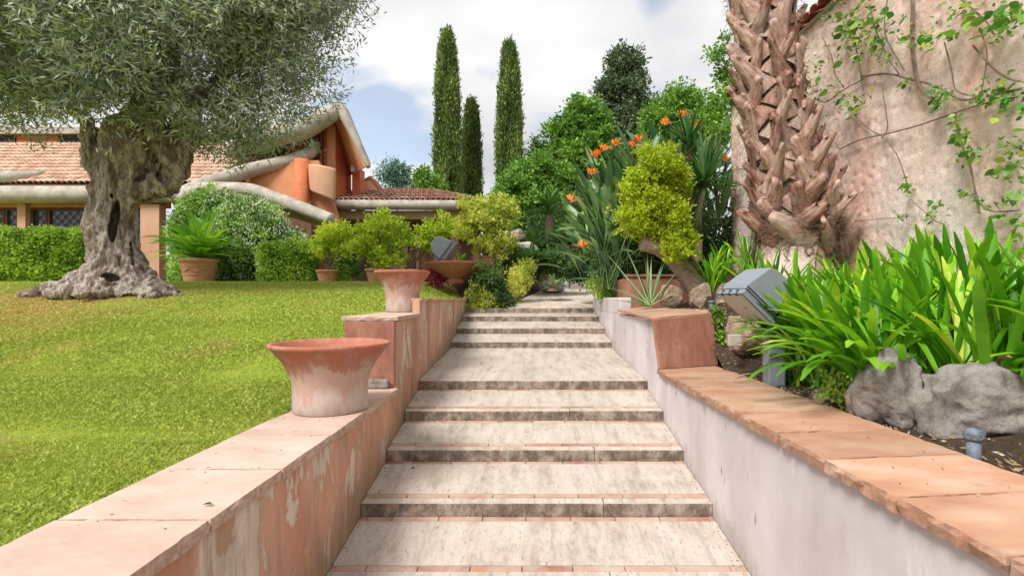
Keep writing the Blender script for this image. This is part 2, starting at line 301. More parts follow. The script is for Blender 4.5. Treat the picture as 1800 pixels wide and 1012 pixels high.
# bark, stone
m = MT('olive_bark', .95); co = m.coord('Position'); st = m.coord('Position', (1, 1, .33)); n = m.noise(st, 4.5, 10, .72, .6); v = m.voro(m.coord('Position', (1, 1, .5)), 16)
c = m.ramp(n, [(.32, (.085, .055, .04)), (.44, (.22, .165, .13)), (.54, (.50, .42, .37)), (.70, (.68, .60, .55))]); fg = m.noise(m.coord('Position', (1, 1, .4)), 34, 6, .75); c = m.mix(m.mr(fg, .40, .56, .75, 0), c, (.12, .085, .065)); c = m.mix(m.mr(v, 0, .22, .5, 0), c, (.10, .07, .05)); m.color(c)
m.bump(m.math('ADD', n, m.math('MULTIPLY', m.noise(st, 22, 8, .75), .7)), .9, .03); M['bark'] = m.m
M['twig'] = simple('twig_bark', (.12, .085, .06), (.26, .20, .15), 12, .4)
M['bigbark'] = simple('young_bark', (.22, .15, .11), (.42, .33, .26), 14, .6, stretch=(1, 1, 2.2))
m = MT('palm_boot', .85); r = m.rand(); co = m.coord('Object', (1, 1, .25)); n = m.noise(co, 26, 9, .7)
c = m.ramp(m.math('ADD', m.mr(r, 0, 1, -.10, .16), n), [(.28, (.11, .055, .04)), (.42, (.27, .13, .09)), (.56, (.46, .285, .215)), (.74, (.64, .50, .42))]); c = m.mix(m.mr(m.noise(m.coord('Position'), 3.5, 6, .7), .5, .65, 0, .5), c, (.40, .36, .33)); m.color(c); m.bump(n, .8, .015); M['boot'] = m.m
M['fibre'] = simple('palm_fibre', (.12, .07, .045), (.30, .20, .14), 30, .8, .02, stretch=(1, 1, .3), kind='Position')
m = MT('grey_rock', .95); co = m.coord('Position'); n = m.noise(co, 5, 10, .72); c = m.ramp(n, [(.3, (.11, .09, .075)), (.44, (.26, .225, .20)), (.56, (.40, .36, .33)), (.75, (.52, .48, .45))]); m.color(c); m.bump(m.math('ADD', n, m.noise(co, 40, 8, .8)), .8, .03); c2 = m.mix(m.mr(m.voro(m.noise(co, 3, 4) and m.coord('Position', (1, 1, 1.4)), 9, 'DISTANCE_TO_EDGE'), 0, .03, .35, 0), c, (.12, .095, .08)); m.color(c2); M['rock'] = m.m
m = MT('tan_rock', .95); co = m.coord('Position'); n = m.noise(co, 7, 10, .72); c = m.ramp(n, [(.3, (.17, .11, .075)), (.48, (.38, .27, .20)), (.6, (.52, .40, .31)), (.75, (.60, .50, .40))]); m.color(c); m.bump(m.math('ADD', n, m.noise(co, 40, 8, .8)), .9, .03); M['rock2'] = m.m
M['whitestone'] = simple('white_stone', (.50, .47, .43), (.62, .59, .55), 4, .2)
# foliage
LM = leafmat
M['olive'] = LM('olive_leaf', [(0, (.05, .062, .038)), (.35, (.13, .155, .11)), (.7, (.26, .29, .22)), (1, (.48, .52, .40))], .18)
M['olive_y'] = LM('olive_young_leaf', [(0, (.10, .13, .06)), (.5, (.20, .25, .12)), (1, (.34, .39, .20))], .2)
M['hedge'] = LM('hedge_leaf', [(0, (.04, .09, .012)), (.5, (.13, .22, .03)), (1, (.27, .36, .06))], .3)
M['jasmine'] = LM('jasmine_leaf', [(0, (.03, .09, .012)), (.5, (.10, .20, .03)), (1, (.22, .34, .06))], .3)
M['white'] = LM('white_petal', [(0, (.55, .58, .42)), (1, (.75, .76, .65))], .3)
M['citrus'] = LM('citrus_leaf', [(0, (.08, .15, .012)), (.4, (.25, .34, .025)), (1, (.52, .58, .07))], .4)
M['variegated'] = LM('variegated_leaf', [(0, (.09, .15, .02)), (.4, (.30, .34, .05)), (1, (.56, .54, .14))], .35)
M['yellowgreen'] = LM('yellow_green_leaf', [(0, (.09, .13, .008)), (.45, (.23, .30, .012)), (.97, (.42, .46, .03)), (1, (.6, .2, .03))], .35)
M['cypress'] = LM('cypress_leaf', [(0, (.022, .045, .012)), (.5, (.075, .12, .025)), (1, (.16, .22, .05))], .1)
M['conifer'] = LM('conifer_leaf', [(0, (.025, .045, .022)), (.5, (.065, .095, .045)), (1, (.13, .17, .08))], .1)
M['green'] = LM('green_leaf', [(0, (.03, .08, .012)), (.5, (.10, .20, .03)), (1, (.22, .36, .06))], .3)
M['dgreen'] = LM('dark_leaf', [(0, (.015, .035, .01)), (.5, (.04, .085, .02)), (1, (.09, .16, .04))], .2)
M['bluegreen'] = LM('blue_green_leaf', [(0, (.03, .08, .06)), (1, (.12, .22, .17))], .2)
M['purple'] = LM('red_purple_leaf', [(0, (.10, .01, .03)), (.7, (.28, .02, .07)), (1, (.40, .06, .10))], .3)
M['core'] = simple('inner_shade_fill', (.012, .02, .006), (.03, .045, .012), 8, .8, .05, kind='Position')  # near-black green: painted shade for the solid cores inside foliage
OB = 'obj'
M['strap'] = LM('agapanthus_leaf', [(0, (.035, .13, .008)), (.35, (.08, .23, .012)), (.7, (.15, .33, .018)), (.93, (.27, .42, .03)), (1, (.44, .48, .08))], .35, .33, OB, 6)
M['strel'] = LM('strelitzia_leaf', [(0, (.022, .065, .025)), (.5, (.065, .135, .05)), (1, (.19, .28, .11))], .2, .4, OB, 3)
M['yucca'] = LM('dark_blade_leaf', [(0, (.015, .055, .018)), (.6, (.045, .12, .035)), (1, (.12, .21, .08))], .2, .35, OB, 3)
M['aloe'] = LM('aloe_leaf', [(0, (.12, .19, .08)), (1, (.24, .33, .15))], .1, .5, OB, 4)
M['cycad'] = LM('cycad_frond', [(0, (.05, .15, .015)), (.5, (.12, .26, .025)), (1, (.26, .40, .04))], .25, .4, OB)
M['dcycad'] = LM('dark_cycad_frond', [(0, (.02, .07, .015)), (1, (.07, .15, .03))], .2, .4, OB)
M['vine'] = LM('vine_leaf', [(0, (.03, .11, .015)), (.5, (.075, .19, .03)), (.85, (.15, .27, .05)), (1, (.30, .34, .05))], .35, .45, OB)
m = MT('strelitzia_flower', .5); m.color((.85, .28, .02)); M['orangeflower'] = m.m
m = MT('strelitzia_beak', .6); m.color((.36, .16, .10)); M['beak'] = m.m
M['drystalk'] = simple('dry_stalk', (.30, .20, .12), (.42, .30, .19), 10)

# ------------------------------------------------------------------ leaf clouds
def norm(a): return a/np.maximum(np.linalg.norm(a, axis=1, keepdims=True), 1e-6)
def leaves(name, P, D, Ln, Wd, tint, mat, parent=None, cup=.0, kind=None):
    n = len(P); D = norm(D); r = rng.normal(size=(n, 3)); Sd = norm(np.cross(D, r)); Ln = np.asarray(Ln).reshape(-1, 1)*np.ones((n, 1)); Wd = np.asarray(Wd).reshape(-1, 1)*np.ones((n, 1))
    V = np.empty((n, 4, 3)); V[:, 0] = P; V[:, 1] = P+D*Ln*.45+Sd*Wd*.5; V[:, 2] = P+D*Ln; V[:, 3] = P+D*Ln*.45-Sd*Wd*.5
    Q = np.arange(n*4).reshape(n, 4); me = npmesh(name, V.reshape(-1, 3), Q, mat, np.repeat(np.clip(tint, 0, 1), 4))
    return link(name, me, parent, kind=kind)
def lobes_points(lobes, n, shell=.55):
    """points inside a union of ellipsoids, denser towards the outside"""
    vol = np.array([l[3]*l[4]*l[5] for l in lobes])**.67; idx = rng.choice(len(lobes), n, p=vol/vol.sum()); A = np.array(lobes)[idx]
    u = norm(rng.normal(size=(n, 3))); r = (rng.random((n, 1))**(1-shell)*.75+.25); r = np.where(rng.random((n, 1)) < .25, r*rng.random((n, 1)), r)
    return A[:, :3]+u*r*A[:, 3:6], u*r, idx
def frag(lobes, k=7, f=.38, seed=4):
    rs = np.random.default_rng(seed); out_ = []
    for l in lobes:
        for q in range(k):
            u = rs.normal(size=3); u /= np.linalg.norm(u); r_ = .45+.62*rs.random()**.6; g = f*(.6+.75*rs.random())
            out_.append((l[0]+u[0]*r_*l[3], l[1]+u[1]*r_*l[4], l[2]+u[2]*r_*l[5], l[3]*g*1.1, l[4]*g*1.1, l[5]*g))
    return out_
def crown(name, lobes, ntw, per, tw, Ln, Wd, mat, parent, up=.3, spread=1., shell=.55, out=.8, kind=None, fr=(7, .38)):
    """twigs scattered through lobes, each twig carrying a spray of leaves"""
    if fr: lobes = frag(lobes, *fr)+[tuple(list(l[:3])+[v*.55 for v in l[3:]]) for l in lobes]
    P, U, idx_ = lobes_points(lobes, ntw, shell); ax = norm(U*out+rng.normal(size=(ntw, 3))*.5+np.array([0, 0, up]))
    T = rng.random(ntw)*.55+rng.random(len(lobes))[idx_]*.3; k = per; t = rng.random((ntw, k)); Pp = P[:, None]+ax[:, None]*(t[..., None])*tw+rng.normal(size=(ntw, k, 3))*tw*.13
    D = ax[:, None]*.6+rng.normal(size=(ntw, k, 3))*.62*spread; tt = T[:, None]*.75+rng.random((ntw, k))*.35
    nn = ntw*k; return leaves(name, Pp.reshape(-1, 3), D.reshape(-1, 3), Ln*(.6+.7*rng.random(nn)), Wd*(.7+.6*rng.random(nn)), tt.ravel(), mat, parent, kind=kind)

# ------------------------------------------------------------------ the setting
LP = ([-40, 0, 3.5, 5, 7, 9, 11, 13, 18, 40, 90, 700], [-1.0, -.95, -.93, -.74, -.28, .11, .31, .42, .60, .8, 1.2, 2.])
def lawn_z(x, y): return float(np.interp(y, *LP))
def edge_drop(x, y):
    """the grass falls gently to the top of the parapet beside the upper steps"""
    x, y = np.asarray(x, float), np.asarray(y, float); xe = np.where(y < 7.5, -1.86, np.where(y < 10.9, -1.372, -1.26-.35*np.maximum(0, y-11)**.8))
    s_ = np.clip((xe-x)/1.1, 0, 1); s_ = s_*s_*(3-2*s_); tgt = np.where(y < 7.5, -.24, -.03); k = np.clip((y-6.2)/.6, 0, 1)*np.clip((13-y)/1.8, 0, 1); z = np.interp(y, *LP)
    return np.minimum(0, (tgt-z))*(1-s_)*k
def grid(name, xs, ys, f, mat, smooth=True):
    V = [(x, y, f(x, y)) for y in ys for x in xs]; n = len(xs)
    F = [(j*n+i, j*n+i+1, (j+1)*n+i+1, (j+1)*n+i) for j in range(len(ys)-1) for i in range(n-1)]
    return mesh(name, V, F, mat, smooth)
xs = [-600, -200, -80, -40, -20, -10, -5, -1.95, -1.9, 4.2, 4.3, 8, 15, 30, 80, 200, 600]
ys = [-300, -60, -10, 0, 5, 9.5, 10.5, 11, 14, 18, 25, 40, 80, 200, 600]
def gz(x, y):
    if y > 10.9: return (min(pz(y), 2.)-.5 if -1.92 < x < 8.5 and y < 30 else lawn_z(x, y)-.35)
    return -2.6 if -1.92 < x < 4.25 else lawn_z(x, y)-.15
def pz(y): return -.204+(y-10.9)*.135
o = link('ground', grid('ground', xs, ys, gz, M['ground'])); tag(o, kind='structure')
def lz(x, y): return lawn_z(x, y)+float(edge_drop(x, y))+.012*noise.noise((x*1.3, y*1.3, 0))
def lawn_edge(y): return -1.86 if y < 7.5 else (-1.372 if y < 10.9 else -1.26-.35*max(0, y-11)**.8)
V = []; ysl_ = sorted(list(np.linspace(-3, 17.6, 70))+[7.49, 7.51, 10.89, 10.92]); un = [1-(1-k/89)**.6 for k in range(90)]
for y in ysl_:
    for k in range(90):
        x = -34+(lawn_edge(y)+34)*(k/89)**.7; V.append((x, y, lz(x, y)))
F = [(j*90+i, j*90+i+1, (j+1)*90+i+1, (j+1)*90+i) for j in range(len(ysl_)-1) for i in range(89)]
o = link('lawn', mesh('lawn', V, F, M['lawn'], True)); tag(o, kind='structure')
# grass blades, thinner with distance
def grass():
    Ps = []
    for (y0, y1, x0, dens) in ((1.6, 3.4, -4.2, 11000), (3.4, 5, -6, 8000), (5, 7, -8, 4200), (7, 10, -11, 2100), (10, 13.5, -14.5, 800)):
        n = int((y1-y0)*(-1.3-x0)*dens); y = rng.uniform(y0, y1, n); x = rng.uniform(x0, -1.3, n); keep = (x > -(y*1.06+.15)) & (x < np.where(y < 7.5, -1.855, np.where(y < 10.9, -1.375, -1.26-.35*np.maximum(0, y-11)**.8))); Ps.append(np.stack([x[keep], y[keep]], 1))
    ne = 16000; ye = 1.3+3.7*rng.random(ne)**1.2; Ps.append(np.stack([-1.862-np.abs(rng.normal(size=ne))*.03, ye], 1)); hb = np.zeros(sum(len(p) for p in Ps)); hb[-ne:] = 1
    P2 = np.concatenate(Ps); n = len(P2); z = np.interp(P2[:, 1], *LP)+edge_drop(P2[:, 0], P2[:, 1]); P = np.column_stack([P2, z-.003])
    cl = np.sin(P[:, 0]*23+np.sin(P[:, 1]*17)*2)*np.sin(P[:, 1]*26+np.cos(P[:, 0]*19)*2)*.5+.5
    h = (.010+.021*rng.random(n)*(.45+.8*cl)+hb*.018)*(1+P[:, 1]*.03); wd = (.0045+.004*rng.random(n))*(1+np.maximum(P[:, 1]-3, 0)*.22)
    a = rng.random(n)*2*np.pi; D = np.column_stack([np.cos(a)*1.1, np.sin(a)*1.1, .55+rng.random(n)*.9]); D = norm(D); Sd = norm(np.cross(D, rng.normal(size=(n, 3))))
    V = np.empty((n, 3, 3)); V[:, 0] = P-Sd*wd[:, None]; V[:, 1] = P+Sd*wd[:, None]; V[:, 2] = P+D*h[:, None]*1.25
    me = npmesh('grass', V.reshape(-1, 3), np.arange(n*3).reshape(n, 3), M['grass'], np.repeat(np.clip(.15+.55*rng.random(n)+.3*cl, 0, 1), 3), tri=True)
    tag(link('grass', me), kind='stuff', label='short green lawn grass with dry orange patches', cat='grass')
grass()

# stairs: sloping travertine treads edged with brick, low stone risers
XL, XR = -1.27, 1.43
steps = [(-.35, -2.60), (.47, -2.41), (1.18, -2.22), (1.9, -2.03), (2.62, -1.84)]   # (y of nose, z of nose) out of view below
steps = [(1.0, -2.33), (1.75, -2.135), (2.48, -1.945), (3.2, -1.755), (3.92, -1.564), (4.646, -1.371), (5.33, -1.167), (6.03, -.965), (8.56, -.723), (9.27, -.536), (10.04, -.346), (10.8, -.20)]
RISE = .098
stairs = MB()
core = []
for i in range(len(steps)-1):
    y0, z0 = steps[i]; y1, z1 = steps[i+1]
    core += [(XL+.004, y0+.02, z0-.03), (XL+.004, y1+.02, z1-RISE-.02)]
prof = [(XL+.004, 1.02, -3.)]+core+[(XL+.004, 10.82, -3.)]
stairs.prism(prof, (XR-XL-.008, 0, 0)); st = stairs.obj('staircase', M['mortar']); tag(st, kind='structure')
def wob(me_verts, amp=.003): return [(x+random.uniform(-amp, amp), y+random.uniform(-amp, amp), z+random.uniform(-amp, amp)*.6) for x, y, z in me_verts]
def slab_obj(name, poly, thick, mat, parent, bevel=.006, mats=None):
    b = MB(); P = [Vector(p) for p in poly]; n = len(P); b.add([p-Vector((0, 0, thick)) for p in P]+P, [tuple(range(n))[::-1], tuple(range(n, 2*n))]+[(i, (i+1) % n, n+(i+1) % n, n+i) for i in range(n)])
    return b.obj(name, mat, parent, bevel=bevel, mats=mats)
for i in range(len(steps)-1):
    y0, z0 = steps[i]; y1, z1 = steps[i+1]; zb = z1-RISE; sl = (zb-z0)/(y1-y0); z = lambda y: z0+(y-y0)*sl
    bricks = i < 7
    nd = .085                                                 # nosing depth
    nb = MB(); nb.V = []; a, b_ = XL+.003, XR-.003
    nb.add([(a, y0, z0-RISE-.01), (b_, y0, z0-RISE-.01), (b_, y0+nd, z0-RISE-.01), (a, y0+nd, z0-RISE-.01), (a, y0, z0), (b_, y0, z0), (b_, y0+nd, z(y0+nd)), (a, y0+nd, z(y0+nd))],
           [(4, 5, 6, 7)], 0)
    nb.add(nb.V[:8], [(0, 3, 2, 1), (0, 1, 5, 4), (1, 2, 6, 5), (2, 3, 7, 6), (3, 0, 4, 7)], 1)
    # long nosing stones: split in 3 pieces across
    cuts = sorted([XL+.003, XR-.003]+[XL+(XR-XL)*(k/3)+random.uniform(-.1, .1) for k in (2,)])
    for q in range(2):
        a, b_ = cuts[q]+(.0015 if q else 0), cuts[q+1]-(.0015 if q < 1 else 0); dz = random.uniform(-.002, .002)
        V = [(a, y0, z0-RISE-.01), (b_, y0, z0-RISE-.01), (b_, y0+nd, z0-RISE-.01), (a, y0+nd, z0-RISE-.01), (a, y0, z0+dz), (b_, y0, z0+dz), (b_, y0+nd, z(y0+nd)+dz), (a, y0+nd, z(y0+nd)+dz)]
        p = MB(); p.add(V, [(4, 5, 6, 7)], 0); p.V = p.V; p.F += [(0, 3, 2, 1), (0, 1, 5, 4), (1, 2, 6, 5), (2, 3, 7, 6), (3, 0, 4, 7)]; p.I += [1]*5
        o = p.obj('nosing_stone', None, st, mats=[M['trav'], M['riser']]); mo = o.modifiers.new('b', 'BEVEL'); mo.width = .008; mo.segments = 3; mo.limit_method = 'ANGLE'
    ya = y0+nd+.004; yb = y1-.002
    if bricks:
        bw = .052
        for (u, v) in ((ya, ya+bw), (yb-bw-.006, yb-.004)):
            nbk = 8; w_ = (XR-XL)/nbk; off = random.uniform(-.12, 0)
            xe = XL+.004
            xcuts = [XL+.004]+[XL+off+w_*(k+1)+random.uniform(-.01, .01) for k in range(nbk) if XL+.1 < XL+off+w_*(k+1) < XR-.08]+[XR-.004]
            for k in range(len(xcuts)-1):
                x0_, x1_ = xcuts[k]+.003, xcuts[k+1]-.003; dz = random.uniform(-.003, .001)
                slab_obj('brick', [(x0_, u, z(u)+dz), (x1_, u, z(u)+dz), (x1_, v, z(v)+dz), (x0_, v, z(v)+dz)], .03, M['sbrick'], st, .003)
        ya += bw+.005; yb -= bw+.011
    nsl = 2 if i != 7 else 2
    mid = [XL+.004, XR-.004]
    if i == 7: rows = [(ya, ya+1.2), (ya+1.204, yb)]
    else: rows = [(ya, yb)]
    for (u, v) in rows:
        for k in range(1):
            dz = random.uniform(-.0015, .0015); e0 = .001 if k else 0
            slab_obj('tread_slab', [(mid[k]+e0, u, z(u)+dz), (mid[k+1]-.001, u, z(u)+dz), (mid[k+1]-.001, v, z(v)+dz), (mid[k]+e0, v, z(v)+dz)], .035, M['trav'], st, .003)
# last riser and the path above
yT, zT = steps[-1]
p = MB().box(XL+.003, XR+.1, yT, yT+.1, zT-RISE-.15, zT); p.obj('nosing_stone', None, st, mats=[M['riser']], bevel=.01)
PS = .135
def pz(y): return zT-.004+(y-yT-.1)*PS
pth = [(yT+.1, -.40, XR+.12), (12.5, -.05, 1.75), (14.5, .55, 2.1), (16.2, 1.0, 2.35), (18.5, 1.5, 2.9), (22, 2.2, 3.8)]
V = []; F = []
for y, a, b_ in pth: V += [(a, y, pz(y)), (b_, y, pz(y))]
for k in range(len(pth)-1): F.append((2*k, 2*k+1, 2*k+3, 2*k+2))
pathb = link('path', mesh('path', V, F, M['mortar'])); tag(pathb, kind='structure')
yy = yT+.11; r_ = 0
while yy < 17:
    a = np.interp(yy, [q[0] for q in pth], [q[1] for q in pth]); b_ = np.interp(yy, [q[0] for q in pth], [q[2] for q in pth]); h = .42; x = a; k = 0
    while x < b_-.1:
        wd = random.uniform(.5, .75); x2 = min(x+wd, b_); dz = .01+random.uniform(0, .003)
        slab_obj('paving_slab', [(x+.006, yy+.006, pz(yy)+dz), (x2-.006, yy+.006, pz(yy)+dz), (x2-.006, yy+h-.006, pz(yy+h)+dz), (x+.006, yy+h-.006, pz(yy+h)+dz)], .03, M['path'], pathb, .005); x = x2
    yy += h

# ------------------------------------------------------------------ walls beside the stairs
def rough_slab(poly, thick, mat, parent, sub=10, amp=.006, name='coping_slab'):
    """four-cornered slab (near-inner, near-outer, far-outer, far-inner) with chipped uneven edges"""
    A, B, C_, D = [Vector(p) for p in poly]; ring = []
    for (P, Q) in ((A, B), (B, C_), (C_, D), (D, A)):
        for k in range(sub): ring.append(P.lerp(Q, k/sub))
    cen = (A+B+C_+D)/4; n = len(ring)
    top = [p+(cen-p).normalized()*(.004+abs(random.gauss(0, amp*.5))) for p in ring]; midr = [p+(p-cen).normalized()*random.uniform(-amp, amp*.6)-Vector((0, 0, thick*.35+random.uniform(-.004, .004))) for p in ring]
    bot = [p+(cen-p).normalized()*random.uniform(0, amp*1.5)-Vector((0, 0, thick+random.uniform(-.003, .004))) for p in ring]
    b = MB(); b.add(top+midr+bot, [tuple(range(n))]+[(n+i, n+(i+1) % n, (i+1) % n, i) for i in range(n)]+[(2*n+i, 2*n+(i+1) % n, n+(i+1) % n, n+i) for i in range(n)]+[tuple(range(2*n, 3*n))[::-1]])
    return b.obj(name, mat, parent)
# left wall
lw = empty('garden_wall', (-1.55, 3, -2), 'low salmon plaster wall left of the stairs, peeling, with peach coping and a raised square pier', 'wall')
b = MB(); b.box(-1.80, XL, -.6, 5.0, -3, -.93); b.obj('wall_face', M['salmon'], lw)
b = MB(); b.box(-1.775, XL-.001, 5.0, 6.10, -3, -.215); b.obj('pier', M['salmon'], lw, bevel=.008)
b = MB(); b.box(-1.80, XL-.001, 6.101, 10.9, -3, -.195); b.box(-1.355, XL-.001, 6.101, 10.9, -.195, -.02); b.obj('wall_face', M['salmon'], lw)
panel = MB().box(-1.765, XL-.012, 4.972, 4.998, -.83, -.222).obj('pier_panel', M['terr_panel'], lw, bevel=.006)
footst = MB().box(-1.70, XL-.06, 4.93, 4.970, -.868, -.775).obj('foot_stone', M['rock'], lw, bevel=.02)
ysl = [-.4, .75, 1.55, 2.02, 2.62, 3.28, 3.95, 4.998]
for k in range(len(ysl)-1):
    dz = random.uniform(-.002, .002)
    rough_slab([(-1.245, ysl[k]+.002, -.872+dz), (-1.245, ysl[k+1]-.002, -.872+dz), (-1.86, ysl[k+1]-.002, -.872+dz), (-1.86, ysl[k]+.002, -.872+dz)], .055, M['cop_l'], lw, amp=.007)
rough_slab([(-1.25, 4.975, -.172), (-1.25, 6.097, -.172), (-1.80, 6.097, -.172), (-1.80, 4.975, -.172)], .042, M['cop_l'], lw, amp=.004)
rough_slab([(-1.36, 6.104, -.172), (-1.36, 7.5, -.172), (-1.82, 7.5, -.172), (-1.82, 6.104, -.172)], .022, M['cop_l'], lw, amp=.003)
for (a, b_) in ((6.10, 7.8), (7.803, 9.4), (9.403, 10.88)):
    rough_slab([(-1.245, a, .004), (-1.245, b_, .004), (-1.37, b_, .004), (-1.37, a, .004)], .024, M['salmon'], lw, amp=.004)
# right wall
rw = empty('garden_wall', (1.75, 3, -2), 'low pale lilac plaster wall right of the stairs under orange terracotta coping slabs', 'wall')
b = MB(); b.prism([(XR, -.6, -3), (2.08, -.6, -3), (2.08, 5.86, -3), (XR, 5.5, -3)], (0, 0, 3-.81)); b.obj('wall_face', M['lilac'], rw)
b = MB(); b.prism([(XR+.002, 5.50, -3), (2.12, 5.83, -3), (2.12, 6.5, -3), (1.65, 7.9, -3), (1.62, 11, -3), (XR+.002, 11, -3)], (0, 0, 3-.235)); b.obj('wall_face', M['lilac'], rw)
ysr = [-.5, .42, 1.0, 1.475, 1.92, 2.386, 2.844, 3.325, 3.795, 4.315, 4.80, 5.16]
for k in range(len(ysr)-1):
    o_ = .08; dz = random.uniform(-.003, .003); e = random.uniform(-.012, .012)
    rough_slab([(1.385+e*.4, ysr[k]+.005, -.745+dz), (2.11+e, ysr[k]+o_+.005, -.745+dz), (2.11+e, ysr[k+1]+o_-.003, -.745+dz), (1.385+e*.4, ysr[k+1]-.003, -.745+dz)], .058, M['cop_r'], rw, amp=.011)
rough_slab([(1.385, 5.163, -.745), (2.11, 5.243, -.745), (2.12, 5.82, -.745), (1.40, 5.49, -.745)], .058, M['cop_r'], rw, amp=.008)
# terracotta slab leaned against the end of the upper wall
b = MB(); b.prism([(1.41, 5.40, -.742), (2.15, 5.73, -.742), (2.10, 5.74, -.165), (1.345, 5.41, -.222)], (-.014, .034, 0)); b.obj('end_panel', M['terr_panel'], rw, bevel=.006)
up = [[(1.36, 5.44, -.205), (2.16, 5.76, -.135), (2.2, 6.25, -.13), (1.37, 6.1, -.195)], [(1.37, 6.105, -.195), (2.2, 6.255, -.13), (1.98, 6.9, -.13), (1.385, 6.8, -.18)], [(1.385, 6.805, -.178), (1.98, 6.905, -.13), (1.8, 7.7, -.12), (1.39, 7.8, -.16)]]
for q in up: rough_slab(q, .035, M['cop_r'], rw, amp=.008)
# low lilac parapet ends and the terracotta planter box further up
b = MB(); b.prism([(XR+.002, 7.86, -.24), (1.62, 7.86, -.24), (1.62, 11, -.24), (XR+.002, 11, -.24)], (0, 0, .26)); b.obj('parapet', M['lilac'], rw, bevel=.02)
pl = empty('planter_wall', (2.2, 8.5, 0), 'low terracotta retaining edge behind the aloe, beside the top of the path', 'planter')
b = MB(); b.box(1.66, 2.75, 8.45, 8.6, -.3, .36); b.box(1.64, 2.77, 8.42, 8.63, .362, .40); b.obj('panel', M['terr_panel'], pl, bevel=.008)
b = MB(); b.box(1.66, 1.80, 8.602, 11.5, -.3, .34); b.obj('panel', M['terr_panel'], pl, bevel=.008)

# soil bed right
def bed_z(x, y):
    near = np.interp(x, [2.0, 2.3, 3.0, 3.9], [-.80, -.77, -.60, -.35]); far = np.interp(x, [1.4, 2.2, 3.0, 3.9], [-.22, -.15, .0, .25]); far2 = np.interp(x, [1.4, 2.5, 4], [.2, .5, 1.0])
    t = np.clip((y-5.3)/.9, 0, 1); t2 = np.clip((y-8.6)/2, 0, 1); z = near*(1-t)+far*t; z = z*(1-t2)+(far2+(max(y, 10.6)-10.6)*.12)*t2
    return float(z)+.035*noise.noise((x*4, y*4, 1))
def bed_xy(u, y):                     # u 0..1 across the bed
    x0 = float(np.interp(y, [-1, 5.7, 5.9, 6.5, 7.8, 8.4, 11.2, 11.3, 13, 16, 20], [2.07, 2.07, 2.13, 2.05, 1.63, 1.6, 1.6, 1.55, 1.8, 2.28, 3.])); x1 = 3.85 if y < 10 else 8
    return x0+(x1-x0)*u
V = []; ysb = list(np.linspace(-.6, 20, 110)); us = list(np.linspace(0, 1, 26))
for y in ysb:
    for u in us:
        x = bed_xy(u, y); V.append((x, y, bed_z(x, y)))
n = len(us); F = [(j*n+i, j*n+i+1, (j+1)*n+i+1, (j+1)*n+i) for j in range(len(ysb)-1) for i in range(n-1)]
tag(link('garden_soil', mesh('garden_soil', V, F, M['soil'], True)), kind='structure')
# leaf litter and pebbles on the near bed
nL = 5000; P = np.empty((nL, 3)); k = 0
while k < nL:
    y = random.uniform(1, 7.5); x = bed_xy(random.random()**1.4, y); P[k] = (x, y, bed_z(x, y)+.006); k += 1
D = rng.normal(size=(nL, 3)); D[:, 2] = np.abs(D[:, 2])*.35
mm = LM('dry_litter_leaf', [(0, (.08, .05, .03)), (.5, (.22, .14, .08)), (.8, (.34, .26, .16)), (1, (.14, .22, .05))], .1)
o = leaves('leaf_litter', P, D, .018+.03*rng.random(nL), .012, rng.random(nL), mm, kind='stuff'); tag(o, 'dry brown leaf litter scattered on the soil of the right bed', 'leaf litter')

# big boundary wall
WX = 3.8; WT = 3.64
bw = empty('boundary_wall', (WX, 6, 0), 'tall rough pink stucco boundary wall on the right with a red tiled cap', 'wall')
V = []; ysw = np.linspace(1.5, 9.5, 330); zsw = np.linspace(-.6, WT, 170)
b = MB().box(WX+.04, WX+.32, -2, 9.5, -1, WT-.02); b.obj('wall_core', M['stucco'], bw)
for y in ysw:
    for z in zsw: V.append((WX+.012*noise.noise((y*1.2, z*1.2, 5))+.008*noise.noise((y*5, z*5, 2))+.035*max(0, noise.noise((y*13, z*13, 2))-.15)+.004*noise.noise((y*27, z*27, 7)), y, z))
n = len(zsw); F = [(j*n+i, (j+1)*n+i, (j+1)*n+i+1, j*n+i+1)[::-1] for j in range(len(ysw)-1) for i in range(n-1)]
link('stucco_face', mesh('stucco_face', V, F, M['stucco'], True), bw)
b = MB().box(WX-.05, WX+.36, -2, 9.52, WT-.02, WT+.02); b.obj('cap_bed', M['conc'], bw)
# barrel tiles across the cap, sloping to the garden
def tile_mesh(name, w, l, mat, seg=6, th=.012, taper=.85):
    V = []; F = []
    for (yy_, s_) in ((0, 1), (l, taper)):
        for rr_ in (w/2, w/2-th):
            for k in range(seg+1):
                a = math.pi*k/seg; V.append((rr_*s_*math.cos(a), yy_, rr_*s_*math.sin(a)*.75))
    s1 = seg+1
    for k in range(seg):
        F.append((k, k+1, 2*s1+k+1, 2*s1+k)); F.append((s1+k+1, s1+k, 3*s1+k, 3*s1+k+1)); F.append((k+1, k, s1+k, s1+k+1))
    return mesh(name, V, F, mat, False)
tm = tile_mesh('cap_tile', .19, .34, M['captile'], 6, .018)
y = -1.8
while y < 9.4:
    for r2 in range(2):
        Mx = Matrix.Translation((WX-.13+r2*.23, y+random.uniform(-.01, .01), WT+.035+r2*.10)) @ Matrix.Rotation(R(-90), 4, 'Z') @ Matrix.Rotation(R(22+random.uniform(-3, 3)), 4, 'X')
        link('cap_tile', tm, bw, M=Mx)
    y += .185
MB().tube([(WX+.33, -2, WT+.20), (WX+.33, 9.5, WT+.20)], .1, 8).obj('ridge', M['conc'], bw, smooth=True)

# ------------------------------------------------------------------ the villa
vl = empty('villa', (-10, 19, .6), 'orange villa with clay tile roofs, rounded white concrete eaves and a brick gable tower', 'house')
HG = .45
